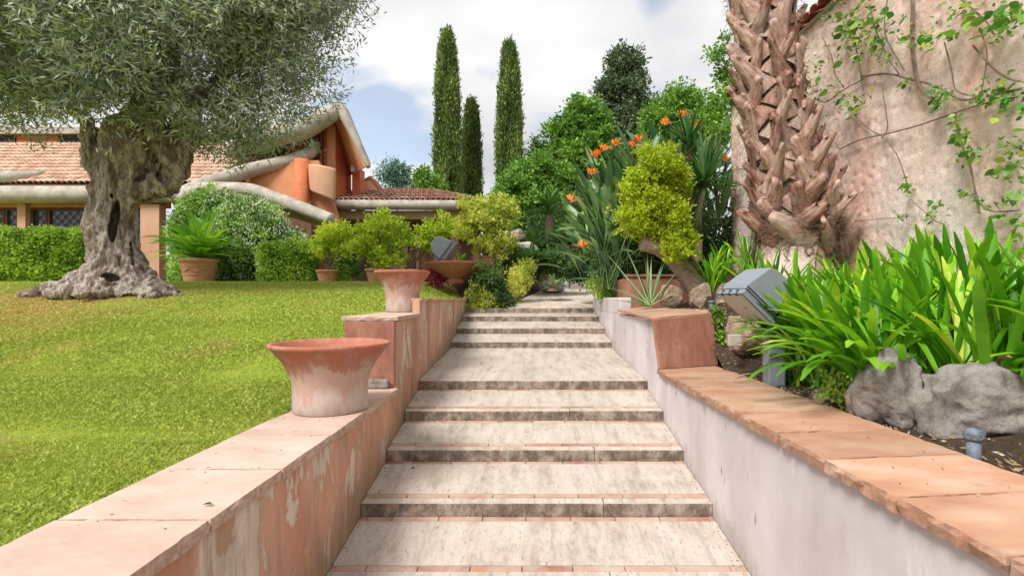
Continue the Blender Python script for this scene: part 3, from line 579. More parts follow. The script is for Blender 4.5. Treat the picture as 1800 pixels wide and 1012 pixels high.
# left wing wall, pillar, windows
b = MB(); b.box(-27, -16.55, 18.6, 18.9, HG, 2.35); b.box(-27, -13.1, 18.6, 18.9, 3.32, 3.75); b.obj('wall', M['orange'], vl)
MB().box(-18.35, -18.05, 18.45, 18.75, 1.6, 3.45).obj('pillar', M['peach'], vl)
MB().box(-13.72, -13.05, 18.2, 18.55, HG, 3.35).obj('pillar', M['peach'], vl)
MB().box(-16.5, -13.73, 18.75, 18.95, HG, 3.4).obj('wall', M['brownwall'], vl)
def lattice(x0, x1, z0, z1, y, parent, s=.30):
    b = MB(); W_, H_ = x1-x0, z1-z0; k = -int(H_/s)-1
    while k*s < W_:
        for sg in (1, -1):
            pts = []
            for t in (0, 1):
                pass
            xa = k*s; xb = xa+H_                      # 45 degree line across the opening
            ta = max(0, -xa/H_); tb = min(1, (W_-xa)/H_)
            if tb > ta:
                A = (xa+ta*H_, ta*H_); B = (xa+tb*H_, tb*H_)
                if sg < 0: A = (W_-A[0], A[1]); B = (W_-B[0], B[1])
                b.tube([(x0+A[0], y+.01*sg, z0+A[1]), (x0+B[0], y+.01*sg, z0+B[1])], .012, 4, False)
        k += 1
    return b.obj('lattice', M['iron'], parent)
def window(x0, x1, z0, z1, y, frame='wood', lat=True, fw=.08):
    f = MB(); f.box(x0, x0+fw, y-.06, y+.06, z0, z1); f.box(x1-fw, x1, y-.06, y+.06, z0, z1); f.box(x0+fw, x1-fw, y-.06, y+.06, z0, z0+fw); f.box(x0+fw, x1-fw, y-.06, y+.06, z1-fw, z1)
    fo = f.obj('window', M[frame], vl)
    MB().box(x0+fw, x1-fw, y+.01, y+.03, z0+fw, z1-fw).obj('pane', M['glass'], fo)
    if lat: lattice(x0+fw, x1-fw, z0+fw, z1-fw, y-.04, fo)
window(-21.5, -19.0, 2.36, 3.31, 18.7); window(-18.98, -18.36, 2.36, 3.31, 18.7); window(-18.04, -17.45, 2.36, 3.31, 18.7); window(-17.43, -15.9, 2.36, 3.31, 18.7)
window(-15.6, -13.75, HG+.2, 3.3, 18.68)
window(-13.0, -12.2, HG+.05, 3.25, 18.9); 
MB().box(-13.04, -8.0, 19.05, 19.2, HG, 3.6).obj('wall', M['brownwall'], vl)
# rounded concrete eaves
def eave(pts, rad, seg=14, sq=1.):
    P = smooth_path(pts, 8); return MB().tube(P, interp(None, rad, len(P)), seg, True, 0).obj('eave', M['conc'], vl, smooth=True)
eave([W(-420, 342, 18.2), W(-100, 342, 18.2), W(100, 342, 18.2), W(250, 342, 18.2), W(334, 343, 18.15)], [.31, .31, .31, .30, .26])
eave([W(-200, 318, 18.1), W(0, 311, 18.3), W(50, 309, 18.6), W(80, 302, 18.9)], [.26, .22, .16, .05])
eave([W(300, 352, 18.15), W(345, 330, 18.4), W(400, 312, 18.9), W(450, 297, 19.4), W(510, 283, 19.8), W(545, 268, 20.1), W(556, 248, 20.6)], [.2, .27, .28, .27, .26, .25, .2])
eave([W(318, 350, 17.9), W(350, 334, 17.8), W(400, 333, 17.6), W(445, 336, 17.4), W(490, 351, 17.1), W(540, 370, 16.8), W(583, 386, 16.5)], [.18, .24, .25, .24, .23, .22, .19])
# dark timber under the sloping eave
MB().prism([W(335, 350, 18.), W(450, 352, 17.6), W(585, 394, 16.8), W(585, 404, 16.9), W(450, 364, 17.7), W(335, 360, 18.1)], (0, .25, 0)).obj('fascia', M['ochre'], vl)
# orange wall between the eaves
MB().prism([W(330, 360, 19.6), W(350, 330, 19.6), W(400, 316, 19.6), W(450, 301, 19.6), W(520, 282, 19.6), W(560, 282, 19.6), W(600, 400, 19.6), W(330, 400, 19.6)], (0, .25, 0)).obj('wall', M['orange'], vl)
MB().tube([W(427, 300, 19.57), W(427, 345, 19.57)], .03, 6).obj('drain_pipe', M['iron'], vl)
MB().tube([(-8.47, 19.35, 1.0), (-8.47, 19.35, 5.25)], .27, 20).obj('brick_column', M['brickw'], vl, smooth=True)
# curved peach balcony hanging between column and tower
V = []; nz_ = 14; na = 14
for j in range(nz_+1):
    t = j/nz_
    for i in range(na+1):
        u = i/na; a = math.pi*(1.03-u*.80)
        zt = 5.12-.28*u; zb_ = 4.25-.62*u; z_ = zt+(zb_-zt)*t; rr = .60*(1-.10*t*t)
        V.append((-7.62+rr*math.cos(a)*.98+.02, 19.55-rr*math.sin(a)*.9, z_))
F = [(j*(na+1)+i, j*(na+1)+i+1, (j+1)*(na+1)+i+1, (j+1)*(na+1)+i) for j in range(nz_) for i in range(na)]
o = link('balcony', mesh('balcony', V, F, M['peach'], True), vl); so = o.modifiers.new('s', 'SOLIDIFY'); so.thickness = .09
# tower
MB().box(-9.6, -7.62, 20.5, 22.3, HG, 6.0).obj('tower_wall', M['brickw'], vl)
MB().prism([(-9.6, 20.52, 6.0), (-7.62, 20.52, 6.0), (-7.62, 20.52, 6.75), (-7.9, 20.52, 7.4), (-8.9, 20.52, 6.95), (-9.6, 20.52, 6.5)], (0, 1.75, 0)).obj('tower_wall', M['brickw'], vl)
MB().box(-7.94, -7.62, 20.42, 20.499, 3.5, 6.9).obj('corner_pier', M['orange'], vl)
MB().box(-7.35, -7.0, 21.6, 22.2, 3.8, 5.5).obj('buttress', M['brickw'], vl)
MB().tube([(-8.1, 20.4, 4.5), (-8.1, 20.4, 6.9)], .025, 6).obj('drain_pipe', M['iron'], vl)
window(-8.75, -8.25, 5.6, 6.85, 20.44, 'wood')
# gable roof slab: inverted V with thick concrete rim
GP = [(-11.2, 5.95), (-9.6, 6.45), (-8.45, 6.72), (-7.75, 7.1), (-7.25, 7.35), (-6.95, 7.28), (-6.55, 6.55), (-6.2, 5.8), (-5.9, 5.12)]
top = [(x, 19.55, z) for x, z in GP]; bot_ = [(x-.10, 19.55, z-.30) for x, z in GP][::-1]; bot_[0] = (-6.15, 19.55, 5.10)
V = []; n = len(GP)
for y_, ox, oz in ((19.5, 0, 0), (22.4, -1.6, .35)): V += [(x+ox, y_, z+oz) for x, z in GP]+[(ox+x-(.02 if i < 4 else .27), y_, oz+z-(.33 if i < 5 else .12)) for i, (x, z) in enumerate(GP)]
F = []
for i in range(n-1):
    F += [(i, i+1, 2*n+i+1, 2*n+i), (n+i+1, n+i, 3*n+i, 3*n+i+1), (i+1, i, n+i, n+i+1)]
F += [(n-1, 2*n-1, 4*n-1, 3*n-1)]
link('tower_roof', mesh('tower_roof', V, F, M['orange']), vl)
P = smooth_path([(x-.08, 19.45, z-(.30 if i < 5 else .14)) for i, (x, z) in enumerate(GP)], 5); MB().tube(P, interp(None, [.40, .40, .40, .36, .32, .24, .17, .13, .08], len(P)), 16).obj('roof_rim', M['conc'], vl, smooth=True)
MB().box(-7.16, -7.0, 20.9, 21.05, 5.2, 5.45).obj('wall_lamp', M['whitestone'], vl)
# small chimney house behind
b = MB(); b.prism([(-7.4, 23, 4.2), (-6.6, 23, 4.2), (-6.6, 23, 4.95), (-7.0, 23, 5.45), (-7.4, 23, 5.2)], (0, 1.2, 0)); b.obj('chimney', M['peach'], vl)
MB().prism([(-7.45, 22.95, 5.25), (-7.0, 22.95, 5.52), (-6.3, 22.95, 4.55), (-6.4, 22.95, 4.5), (-7.0, 22.95, 5.38)], (0, 1.3, 0)).obj('chimney_cap', M['tile_red'], vl)
# upper storey strip at the left
MB().box(-24, -12.5, 22.3, 22.6, 6.2, 7.05).obj('wall', M['brownwall'], vl)
MB().box(-22.0, -20.2, 22.1, 22.299, 6.2, 7.05).obj('brick_pier', M['brickw'], vl); MB().box(-27, -12, 21.9, 24, 7.06, 7.35).obj('upper_roof', M['conc'], vl)
window(-24, -22.1, 6.25, 7.0, 22.2); window(-20.15, -18.8, 6.25, 7.0, 22.2); window(-18.7, -17, 6.25, 7.0, 22.2)
# left clay tile roof: a sheet with single barrel tiles over it
rt = [Vector((-28, 18.25, 4.05)), Vector((-11.9, 18.25, 4.05)), Vector((-8.75, 21.6, 6.45)), Vector((-28, 21.6, 6.45))]
roof = MB().prism(rt, (0, .05, -.12)).obj('roof', M['brownwall'], vl)
tm = tile_mesh('roof_tile', .25, .42, M['tile'], 5, .02)
ang = math.atan2(2.4, 3.35); cands = []
nrow = 12; ncol = 68
for r in range(nrow):
    s_ = (r+.02)/nrow
    for c in range(ncol):
        x = -22.4+c*.205
        if x > -11.95+3.1*s_: continue
        cands.append((x, 18.25+3.35*s_, 4.05+2.4*s_))
def vis(c):
    px = 925+900*c[0]/c[1]; return -15 < px < 175 or 330 < px < 560
cands.sort(key=lambda c: (not vis(c), abs(925+900*c[0]/c[1]-90)))
for c in cands[:296]:
    Mx = Matrix.Translation((c[0]+random.uniform(-.012, .012), c[1], c[2]+.07)) @ Matrix.Rotation(ang-.05, 4, 'X') @ Matrix.Rotation(random.uniform(-.03, .03), 4, 'Z')
    link('roof_tile', tm, roof, M=Mx)
b = MB(); tv = [v.co.copy() for v in tm.vertices]; tf = [tuple(p.vertices) for p in tm.polygons]
for c in cands[296:]:
    Mx = Matrix.Translation((c[0], c[1], c[2]+.07)) @ Matrix.Rotation(ang-.05, 4, 'X'); b.add([Mx@v for v in tv], tf)
b.obj('roof_tiles', M['tile'], roof, kind='stuff')
# right wing
MB().box(-8.2, -1.9, 21.2, 21.4, HG, 3.2).obj('wall', M['brownwall'], vl)
for (px, ww) in ((600, .3), (655, .12), (712, .25), (735, .12), (800, .3), (838, .25)):
    c = W(px, 400, 20.6); MB().box(c.x-ww/2, c.x+ww/2, 20.5, 20.7, HG, 3.15).obj('post', M['wood'], vl)
MB().box(-4.75, -3.6, 21.1, 21.19, HG, 3.0).obj('timber_door', M['wood'], vl)
MB().box(-8.4, -1.75, 20.35, 21.3, 3.16, 3.5).obj('fascia', M['ochre'], vl)
P = [(-8.5, 20.1, 3.68), (-5, 20.1, 3.68), (-2.2, 20.1, 3.66), (-1.7, 20.6, 3.66), (-1.6, 24, 3.66)]; b = MB(); b.tube(P, [.2, .2, .2, .19, .19], 14); b.obj('eave', M['conc'], vl, smooth=True)
hip = [(-8.5, 20.15, 3.84), (-1.65, 20.15, 3.84), (-4.5, 24, 5.05), (-7.3, 24, 5.1)]
r2 = link('roof', mesh('roof', hip+[(-1.65, 26, 3.84)], [(0, 1, 2, 3), (1, 4, 2)], M['brownwall']), vl)
b = MB(); tints = []; H = [Vector(h) for h in hip]
for r in range(17):
    s_ = r/17; A = H[0].lerp(H[3], s_); B = H[1].lerp(H[2], s_); k = int((B-A).length/.2); an = math.atan2(1.22, 3.85)
    for c in range(k+1):
        p_ = A.lerp(B, c/max(k, 1)); Mx = Matrix.Translation((p_.x+random.uniform(-.01, .01), p_.y, p_.z+.05)) @ Matrix.Rotation(an-.06, 4, 'X') @ Matrix.Scale(.75, 4, (0, 1, 0))@ Matrix.Scale(.8, 4, (1, 0, 0))
        b.add([Mx@v for v in tv], tf); tints += [random.random()]*len(tv)
o = b.obj('roof_tiles', M['tile_red'], r2, kind='stuff'); a_ = o.data.attributes.new('tint', 'FLOAT', 'POINT'); a_.data.foreach_set('value', tints)
MB().tube([H[1], H[2]], .1, 8).obj('hip_tiles', M['conc'], r2)

# ------------------------------------------------------------------ olive tree
ot = empty('olive_tree', (-7.2, 9, .1), 'old olive tree with a thick gnarled hollow trunk and silvery crown on the lawn', 'tree')
def T9(px, py, dy=0): return W(px, py, 9)+Vector((0, dy, 0))
b = MB()
b.tube([T9(206, 520), T9(206, 500), T9(204, 475), T9(200, 440), T9(196, 400), T9(202, 355), T9(210, 315), T9(225, 275), T9(238, 235), T9(245, 215)], [.70, .55, .42, .37, .365, .36, .37, .42, .42, .34], 20, True, 0, .05)
b.tube([T9(222, 352), T9(258, 336), T9(288, 322), T9(304, 295), T9(318, 262), T9(325, 225), T9(350, 180), T9(400, 120)], [.16, .19, .21, .21, .22, .22, .16, .10], 14, True, 0, .06)
b.tube([T9(182, 335), T9(170, 288), T9(163, 250), T9(150, 215), T9(128, 160), T9(105, 90), T9(90, 0)], [.10, .15, .14, .12, .11, .09, .06], 12, True, 0, .05)
b.tube([T9(230, 260), T9(255, 200), T9(270, 120), T9(265, 0)], [.35, .25, .18, .1], 12)
b.tube([T9(300, 270), T9(268, 215), T9(240, 160), T9(200, 60)], [.2, .16, .13, .08], 10)
b.tube([T9(290, 250, -.25), T9(300, 215, -.3), T9(320, 170, -.4), T9(345, 100, -.5)], [.14, .11, .09, .05], 10)
for (a, ln, r0, h0) in ((-2.9, 1.25, .26, .12), (-2.4, 1.1, .24, .1), (-1.9, 1.0, .28, .1), (-1.35, 1.15, .26, .1), (-.8, 1.35, .26, .12), (-.25, 1.35, .24, .1), (.3, 1.1, .2, .1), (3.1, 1.35, .25, .1), (2.6, 1., .2, .1), (-1.65, 1.3, .15, .02), (-.55, 1.55, .15, .02)):
    c = Vector((-7.2, 9, .14)); P = []
    for t in np.linspace(.15, 1, 5): P.append(c+Vector((math.cos(a+t*.25*math.sin(a*7))*ln*t, math.sin(a+t*.25)*ln*.75*t, (.42+h0)*(1-t)**2.2-.02-.06*t)))
    for q in P: q.z = max(q.z, lawn_z(q.x, q.y)-.06)+0
    b.tube(P, [r0*1.25, r0*.9, r0*.62, r0*.48, r0*.2], 10, True, 0, .12)
tmp = link('trunk_raw', b.mesh('trunk_raw', M['bark'], True))
md = tmp.modifiers.new('r', 'REMESH'); md.mode = 'VOXEL'; md.voxel_size = .022; md2 = tmp.modifiers.new('s', 'SMOOTH'); md2.factor = .6; md2.iterations = 5
dg = bpy.context.evaluated_depsgraph_get(); me = bpy.data.meshes.new_from_object(tmp.evaluated_get(dg)); bpy.data.objects.remove(tmp)
nv = len(me.vertices); co = np.empty(nv*3); me.vertices.foreach_get('co', co); co = co.reshape(-1, 3); no = np.empty(nv*3); me.vertices.foreach_get('normal', no); no = no.reshape(-1, 3)
def hole_w(x, y, z, px, py, rx, rz, tilt=0):
    dx, dz = (x/y-(px-925)/900)*8.7, (z/y-(525-py)/900)*8.7; dx2 = dx*math.cos(tilt)+dz*math.sin(tilt); dz2 = -dx*math.sin(tilt)+dz*math.cos(tilt)
    q = math.sqrt((dx2/rx)**2+(dz2/rz)**2); return max(0, min(1, (1.12-q)/.15)), q
for i in range(nv):
    x, y, z = co[i]; n1_ = noise.noise((x*2.2, y*2.2, z*.8)); tw = .5*z
    xr = x*math.cos(tw)+y*math.sin(tw); rid = noise.noise((x*7+.4*z, y*7, z*1.3)); fine = noise.noise((x*17, y*17, z*6)); lump = noise.noise((x*4.5, y*4.5, z*4.5))
    vv = 1-2*abs(noise.noise((x*9, y*9, z*2.2))); f2 = noise.noise((x*34, y*34, z*13)); d_ = .08*n1_+.06*(abs(rid)*2-.45)-.045*max(0, vv-.55)*2+.03*fine+.016*f2+.04*lump
    if z < .75: d_ += .08*(1-max(0, z)/.75)*abs(noise.noise((x*6, y*6, z*6)))
    p_ = Vector((x, y, z))+Vector(no[i])*d_
    if no[i][0]*x+no[i][1]*y+no[i][2]*z < -.5:
        for (px, py, rx, rz, tl, dp) in ((201, 387, .085, .33, -.12, .50), (196, 343, .03, .04, 0, .2), (217, 300, .08, .14, 0, .10), (285, 300, .11, .20, .2, .20), (232, 445, .022, .20, .05, .14), (193, 488, .12, .07, 0, .25)):
            w_, q_ = hole_w(x, y, z, px, py, rx, rz, tl)
            if w_ > 0: p_ += Vector((-.63, .78, 0))*dp*w_
            elif q_ < 1.8: p_ += Vector(no[i])*.03*(1.8-q_)
    co[i] = p_
me.vertices.foreach_set('co', co.ravel()); me.polygons.foreach_set('use_smooth', [True]*len(me.polygons)); me.materials.clear(); me.materials.append(M['bark']); me.update()
link('trunk', me, ot)
OL = [(-8.9, 8.6, 5.1, 2.0, 1.6, 1.5), (-7.2, 8.2, 4.6, 1.9, 1.5, 1.2), (-5.6, 8.3, 4.9, 1.7, 1.5, 1.5), (-4.85, 8.6, 3.9, 1.0, 1.1, .8), (-5.3, 8.6, 3.2, 1.05, .9, .60), (-4.4, 8.8, 4.85, 1.05, 1.1, 1.0), (-8.3, 8.2, 3.55, 1.1, .9, .45),
      (-9.6, 8.8, 3.6, 1.3, 1.1, .62), (-10.6, 9, 4.6, 1.6, 1.4, 1.3), (-6.6, 9.2, 6.2, 2.9, 2.3, 1.4), (-9.5, 9.2, 6.3, 2.2, 2, 1.3), (-6.1, 7.6, 3.75, .95, .6, .45), (-4.9, 9.2, 2.95, .8, .7, .32), (-7.9, 7.7, 4.4, 1.2, .8, .8), (-3.95, 9, 5.45, .95, 1, 1.0), (-3.6, 8.9, 5.2, .5, .6, .5), (-6.5, 7.9, 3.35, .75, .4, .42), (-7.3, 7.8, 3.75, .8, .4, .4), (-5.9, 8.1, 3.15, .6, .4, .35), (-6.75, 7.9, 3.0, .7, .35, .28), (-7.25, 8.0, 3.2, .6, .35, .3)]
bb = MB(); rb = random.Random(3)
hubs = [T9(128, 160), T9(100, 60), T9(265, 60), T9(350, 180), T9(400, 120), T9(200, 60), T9(320, 150)]
for l in OL:
    for k in range(6):
        e_ = Vector(l[:3])+Vector((rb.uniform(-.7, .7)*l[3], rb.uniform(-.6, .6)*l[4], rb.uniform(-.7, .7)*l[5])); h_ = min(hubs, key=lambda q: (q-e_).length)
        m_ = (h_+e_)/2+Vector((rb.uniform(-.2, .2), rb.uniform(-.2, .2), rb.uniform(0, .3))); P = smooth_path([h_, m_, e_], 5); bb.tube(P, interp(None, [.06, .035, .01], len(P)), 5, False)
bb.obj('branches', M['bark'], ot, smooth=True)
crown('crown', OL, 8600, 14, .42, .13, .027, M['olive'], ot, up=.1, out=.7, shell=.6)
crown('crown', OL[:9]+OL[11:-5], 1300, 11, .30, .12, .026, M['olive_y'], ot, up=.3, out=1.1, shell=.85)

# ------------------------------------------------------------------ hedges and shrubs before the house
def rbox_points(x0, x1, y0, y1, z0, z1, n, r=.25):
    """points on the front, top and side faces of a soft box"""
    A = [(x1-x0)*(z1-z0), (x1-x0)*(y1-y0), (y1-y0)*(z1-z0), (y1-y0)*(z1-z0)]; A = np.array(A); k = rng.choice(4, n, p=A/A.sum()); u = rng.random(n); v = rng.random(n)
    P = np.empty((n, 3)); D = np.zeros((n, 3))
    for f in range(4):
        s_ = k == f; U, V_ = u[s_], v[s_]
        if f == 0: P[s_] = np.column_stack([x0+U*(x1-x0), np.full(U.shape, y0), z0+V_*(z1-z0)]); D[s_] = (0, -1, .25)
        if f == 1: P[s_] = np.column_stack([x0+U*(x1-x0), y0+V_*(y1-y0), np.full(U.shape, z1)]); D[s_] = (0, -.15, 1)
        if f == 2: P[s_] = np.column_stack([np.full(U.shape, x0), y0+U*(y1-y0), z0+V_*(z1-z0)]); D[s_] = (-1, 0, .2)
        if f == 3: P[s_] = np.column_stack([np.full(U.shape, x1), y0+U*(y1-y0), z0+V_*(z1-z0)]); D[s_] = (1, 0, .2)
    c = np.array([(x0+x1)/2, (y0+y1)/2, (z0+z1)/2]); h = np.array([(x1-x0)/2, (y1-y0)/2, (z1-z0)/2]); q = (P-c)/h; ln = np.maximum(np.linalg.norm(q, axis=1), 1); P = c+(P-c)*(1-(ln-1)[:, None]*r)
    wv = np.array([noise.noise((p_[0]*1.6, p_[1]*1.6, p_[2]*1.6)) for p_ in P]); P += norm(D)*(wv*.12)[:, None]-norm(D)*(rng.random(n)**2*.22)[:, None]
    return P, D, wv
def hedge(label, x0, x1, y0, y1, z0, z1, n, mat, Ln, Wd, name='hedge', cat='hedge', group=None, per=5, flower=0, r=.18):
    t = empty(name, ((x0+x1)/2, (y0+y1)/2, z0), label, cat, group)
    b = MB().box(x0+.2, x1-.2, y0+.2, y1-.2, z0, z1-.2); o = b.obj('shade_core', M['core'], t, bevel=.15)  # solid dark box added to block light, its colour standing in for inner shade
    P, D, wv = rbox_points(x0, x1, y0, y1, z0, z1, n, r); tt = np.clip(.58+wv*.7+rng.normal(size=n)*.2, 0, 1)
    P = np.repeat(P, per, 0)+rng.normal(size=(n*per, 3))*.05; D = np.repeat(D, per, 0)+rng.normal(size=(n*per, 3))*.7; tt = np.repeat(tt, per)+rng.normal(size=n*per)*.12
    leaves('foliage', P, D, Ln*(.7+.6*rng.random(n*per)), Wd*(.7+.6*rng.random(n*per)), tt, mat, t)
    return t
hedge('clipped low hedge below the lattice windows, left of the olive trunk', -17.2, -13.2, 15.4, 16.6, .45, 2.1, 6500, M['hedge'], .10, .062)
JL = [(-9.9, 16.4, 1.9, 1.35, .9, 1.55), (-8.8, 16.2, 1.75, 1.25, .9, 1.45), (-8.2, 16.0, 1.4, .95, .8, 1.3), (-10.6, 16.6, 2.1, .8, .8, 1.2), (-7.55, 16.2, 1.3, .75, .7, 1.05), (-9.3, 16.1, 1., 1.7, .7, .9)]
jb = empty('jasmine_bush', (-9.2, 16.4, .5), 'large rounded star jasmine bush with tiny white flowers under the sloping eave', 'bush')
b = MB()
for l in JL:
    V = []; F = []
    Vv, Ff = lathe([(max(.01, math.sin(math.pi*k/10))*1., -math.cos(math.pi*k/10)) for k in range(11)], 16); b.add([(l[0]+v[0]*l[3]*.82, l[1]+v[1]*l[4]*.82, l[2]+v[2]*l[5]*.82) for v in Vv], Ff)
b.obj('shade_core', M['core'], jb, smooth=True)  # solid dark lobes added behind the leaf shell as painted shade
def shell_pts(lobes, n, inner=.84):
    P, U, idx = lobes_points(lobes, n); A = np.array(lobes)[idx]; u = norm(rng.normal(size=(n, 3))); u[:, 1] = -np.abs(u[:, 1])*np.where(rng.random(n) < .85, 1, -1); u = norm(u); rr = inner+(1.06-inner)*rng.random((n, 1))
    P = A[:, :3]+u*rr*A[:, 3:6]
    P = np.array([p_+u_*noise.noise((p_[0]*2, p_[1]*2, p_[2]*2))*.15 for p_, u_ in zip(P, u)]); ok = np.ones(n, bool)
    for j, l in enumerate(lobes):
        q = np.linalg.norm((P-np.array(l[:3]))/np.array(l[3:6]), axis=1); ok &= ~((q < .72) & (idx != j))
    return P[ok], u[ok]
def bush(name, label, lobes, n, per, Ln, Wd, mat, group=None, cat='bush', inner=.8, t=None, tintsc=2.):
    if t is None: t = empty(name, (lobes[0][0], lobes[0][1], lobes[0][2]-lobes[0][5]), label, cat, group)
    P, u = shell_pts(lobes, n, inner); n = len(P); wv = np.array([noise.noise((p_[0]*tintsc, p_[1]*tintsc, p_[2]*tintsc)) for p_ in P]); tt = np.repeat(.52+wv*.9, per)+rng.normal(size=n*per)*.14
    leaves('foliage', np.repeat(P, per, 0)+rng.normal(size=(n*per, 3))*Ln*.7, np.repeat(u, per, 0)+rng.normal(size=(n*per, 3))*.7, Ln*(.6+.7*rng.random(n*per)), Wd*(.7+.6*rng.random(n*per)), tt, mat, t); return t
bush('', '', JL, 9000, 4, .10, .055, M['jasmine'], t=jb)
P, u = shell_pts(JL, 5200, 1.0); k = (P[:, 0] > -9.9) | (rng.random(len(P)) < .3); P, u = P[k], u[k]
leaves('blossom', np.repeat(P, 3, 0)+rng.normal(size=(len(P)*3, 3))*.03, np.repeat(u, 3, 0)+rng.normal(size=(len(P)*3, 3)), .055, .042, rng.random(len(P)*3), M['white'], jb)
hedge('small clipped box hedge in front of the white flowering bush', -7.75, -6.3, 14.7, 15.8, .4, 1.65, 2400, M['hedge'], .07, .042)
hedge('narrow clipped hedge column behind the first small citrus pot', -6.0, -5.45, 15.6, 16.1, .4, 1.5, 700, M['hedge'], .07, .042)

# ------------------------------------------------------------------ pots
def pot(loc, r, h, label, group=None, base=.68, name='terracotta_pot', swag=False, mat='pot'):
    """tapered pot with a rolled rim; soil disc inside"""
    t = empty(name, loc, label, 'plant pot', group); x, y, z = loc; b0 = r*base
    prof = [(.001, 0), (b0, 0), (b0+.01, .01)]+[(b0+(r*.93-b0)*k/6, h*.84*k/6) for k in range(1, 7)]+[(r*.99, h*.86), (r*1.02, h*.92), (r, h*.99), (r*.95, h), (r*.88, h*.98), (r*.86, h*.86)]
    V, F = lathe(prof, 40, loc); link('body', mesh('body', V, F, M[mat], True), t)
    V, F = lathe([(.001, h*.88), (r*.87, h*.87)], 24, loc); link('soil', mesh('soil', V, F, M['soil']), t)
    if swag:
        for zz_ in (.30, .66):
            V, F = lathe([(b0+(r*.93-b0)*zz_/.84+.002, h*zz_-.012), (b0+(r*.93-b0)*zz_/.84+.018, h*zz_), (b0+(r*.93-b0)*zz_/.84+.006, h*zz_+.014)], 40, loc); link('band', mesh('band', V, F, M[mat], True), t)
        for k in range(8):
            a0 = 2*math.pi*k/8; P = []
            for q in range(9):
                a = a0+2*math.pi/8*q/8; zz_ = .60-.16*math.sin(math.pi*q/8); rr = b0+(r*.93-b0)*zz_/.84+.012; P.append((x+rr*math.cos(a), y+rr*math.sin(a), z+h*zz_))
            MB().tube(P, .014, 6).obj('swag', M[mat], t, smooth=True)
    return t
def flared(loc, rim, base, h, label):
    t = empty('flared_planter', loc, label, 'planter', 'old flared terracotta planters on the left wall')
    pf = [(.001, .0), (base*.97, 0), (base, .012), (base*.985, h*.25), (base*1.0, h*.42), (base*1.10, h*.58), (base+(rim-base)*.42, h*.74), (base+(rim-base)*.70, h*.85), (rim*.935, h*.905), (rim*.975, h*.93), (rim, h*.955), (rim, h*.985), (rim*.985, h), (rim*.95, h*1.0), (rim*.925, h*.975), (rim*.80, h*.86), (base*1.05, h*.6), (base*.9, h*.3), (.001, h*.28)]
    ps = [Vector((a, 0, b_)) for a, b_ in pf]; V, F = lathe(pf, 96)
    V = [Vector(v)*(1+.004*noise.noise(Vector(v)*7)) for v in V]; me = mesh('body', V, F, M['oldpot'], True); o = link('body', me, t, loc=Vector(loc))
    V, F = lathe([(.001, h*.84), (rim*.78, h*.84)], 40); o = link('inner_soil', mesh('inner_soil', V, F, M['oldpot']), t, loc=Vector(loc)); return t
flared((-1.545, 4.05, -.870), .455, .285, .528, 'nearest flared terracotta planter, pale with lime bloom, on the lower left coping')
flared((-1.60, 6.62, -.168), .35, .215, .526, 'farther flared terracotta planter on the raised pier behind the nearest one')
# feather fronds
def frond_mesh(name, L_, w, mat, rise=70, droop=-10, nlf=22, lw_=.045, up=.25):
    V = []; F = []; p = Vector((0, 0, 0)); path = [p.copy()]; n = 12; dirs = []
    for k in range(n):
        th = R(rise+(droop-rise)*(k/n)**.85); d = Vector((math.cos(th), 0, math.sin(th))); dirs.append(d); p = p+d*L_/n; path.append(p.copy())
    dirs.append(dirs[-1]); b = MB(); b.tube(path, interp(None, [.010, .007, .003], len(path)), 4, False)
    for s in (1, -1):
        for k in range(nlf):
            t = .12+.88*k/nlf; i = min(int(t*n), n-1); f = t*n-i; q = path[i].lerp(path[i+1], f); d = dirs[i]; ln = w*math.sin(math.pi*min(1, t*.88+.10))**.6*(1-.25*t)
            out_ = (Vector((0, s, 0))*.9+d*(.45+.5*t)+Vector((-d.z, 0, d.x))*up).normalized(); sd_ = d*lw_
            b.add([q-sd_*.5, q+out_*ln*.45+sd_*.55+Vector((0, 0, .006)), q+out_*ln-Vector((0, 0, ln*.12)), q+out_*ln*.45-sd_*.5], [(0, 1, 2, 3)])
    return b.mesh(name, mat)
def cycad(loc, L_, n, label, mat='cycad', group=None, w=.16, name='cycad', cat='cycad', trunk=.1, rmin=15, rmax=80, t=None):
    t = t or empty(name, loc, label, cat, group); x, y, z = loc
    MB().tube([(x, y, z-.05), (x, y, z+trunk)], [.13, .10], 12, True, 0, .1).obj('stem', M['fibre'], t)
    ms = [frond_mesh('frond', L_*f, w, M[mat], e, e-dd) for (f, e, dd) in ((.95, 86, 40), (1, 70, 62), (1.0, 50, 60), (.95, 28, 45), (1.02, 62, 80))]
    for k in range(n):
        u = k/n; m_ = ms[min(4, int(u*4.99)) if random.random() < .7 else random.randrange(5)]; a = k*2.39996
        link('frond', m_, t, M=Matrix.Translation((x, y, z+trunk)) @ Matrix.Rotation(a, 4, 'Z') @ Matrix.Rotation(random.uniform(-.12, .12), 4, 'Y') @ Matrix.Scale(random.uniform(.85, 1.08), 4))
    return t
c = W(350, 494, 14.6); c.z = .47
pot(tuple(c), .50, .66, 'big terracotta pot with swag relief holding the bright green cycad', base=.74, swag=True)
cycad((c.x, c.y, c.z+.54), 1.50, 74, 'bright green cycad with arching fronds growing from the swagged pot', w=.27)
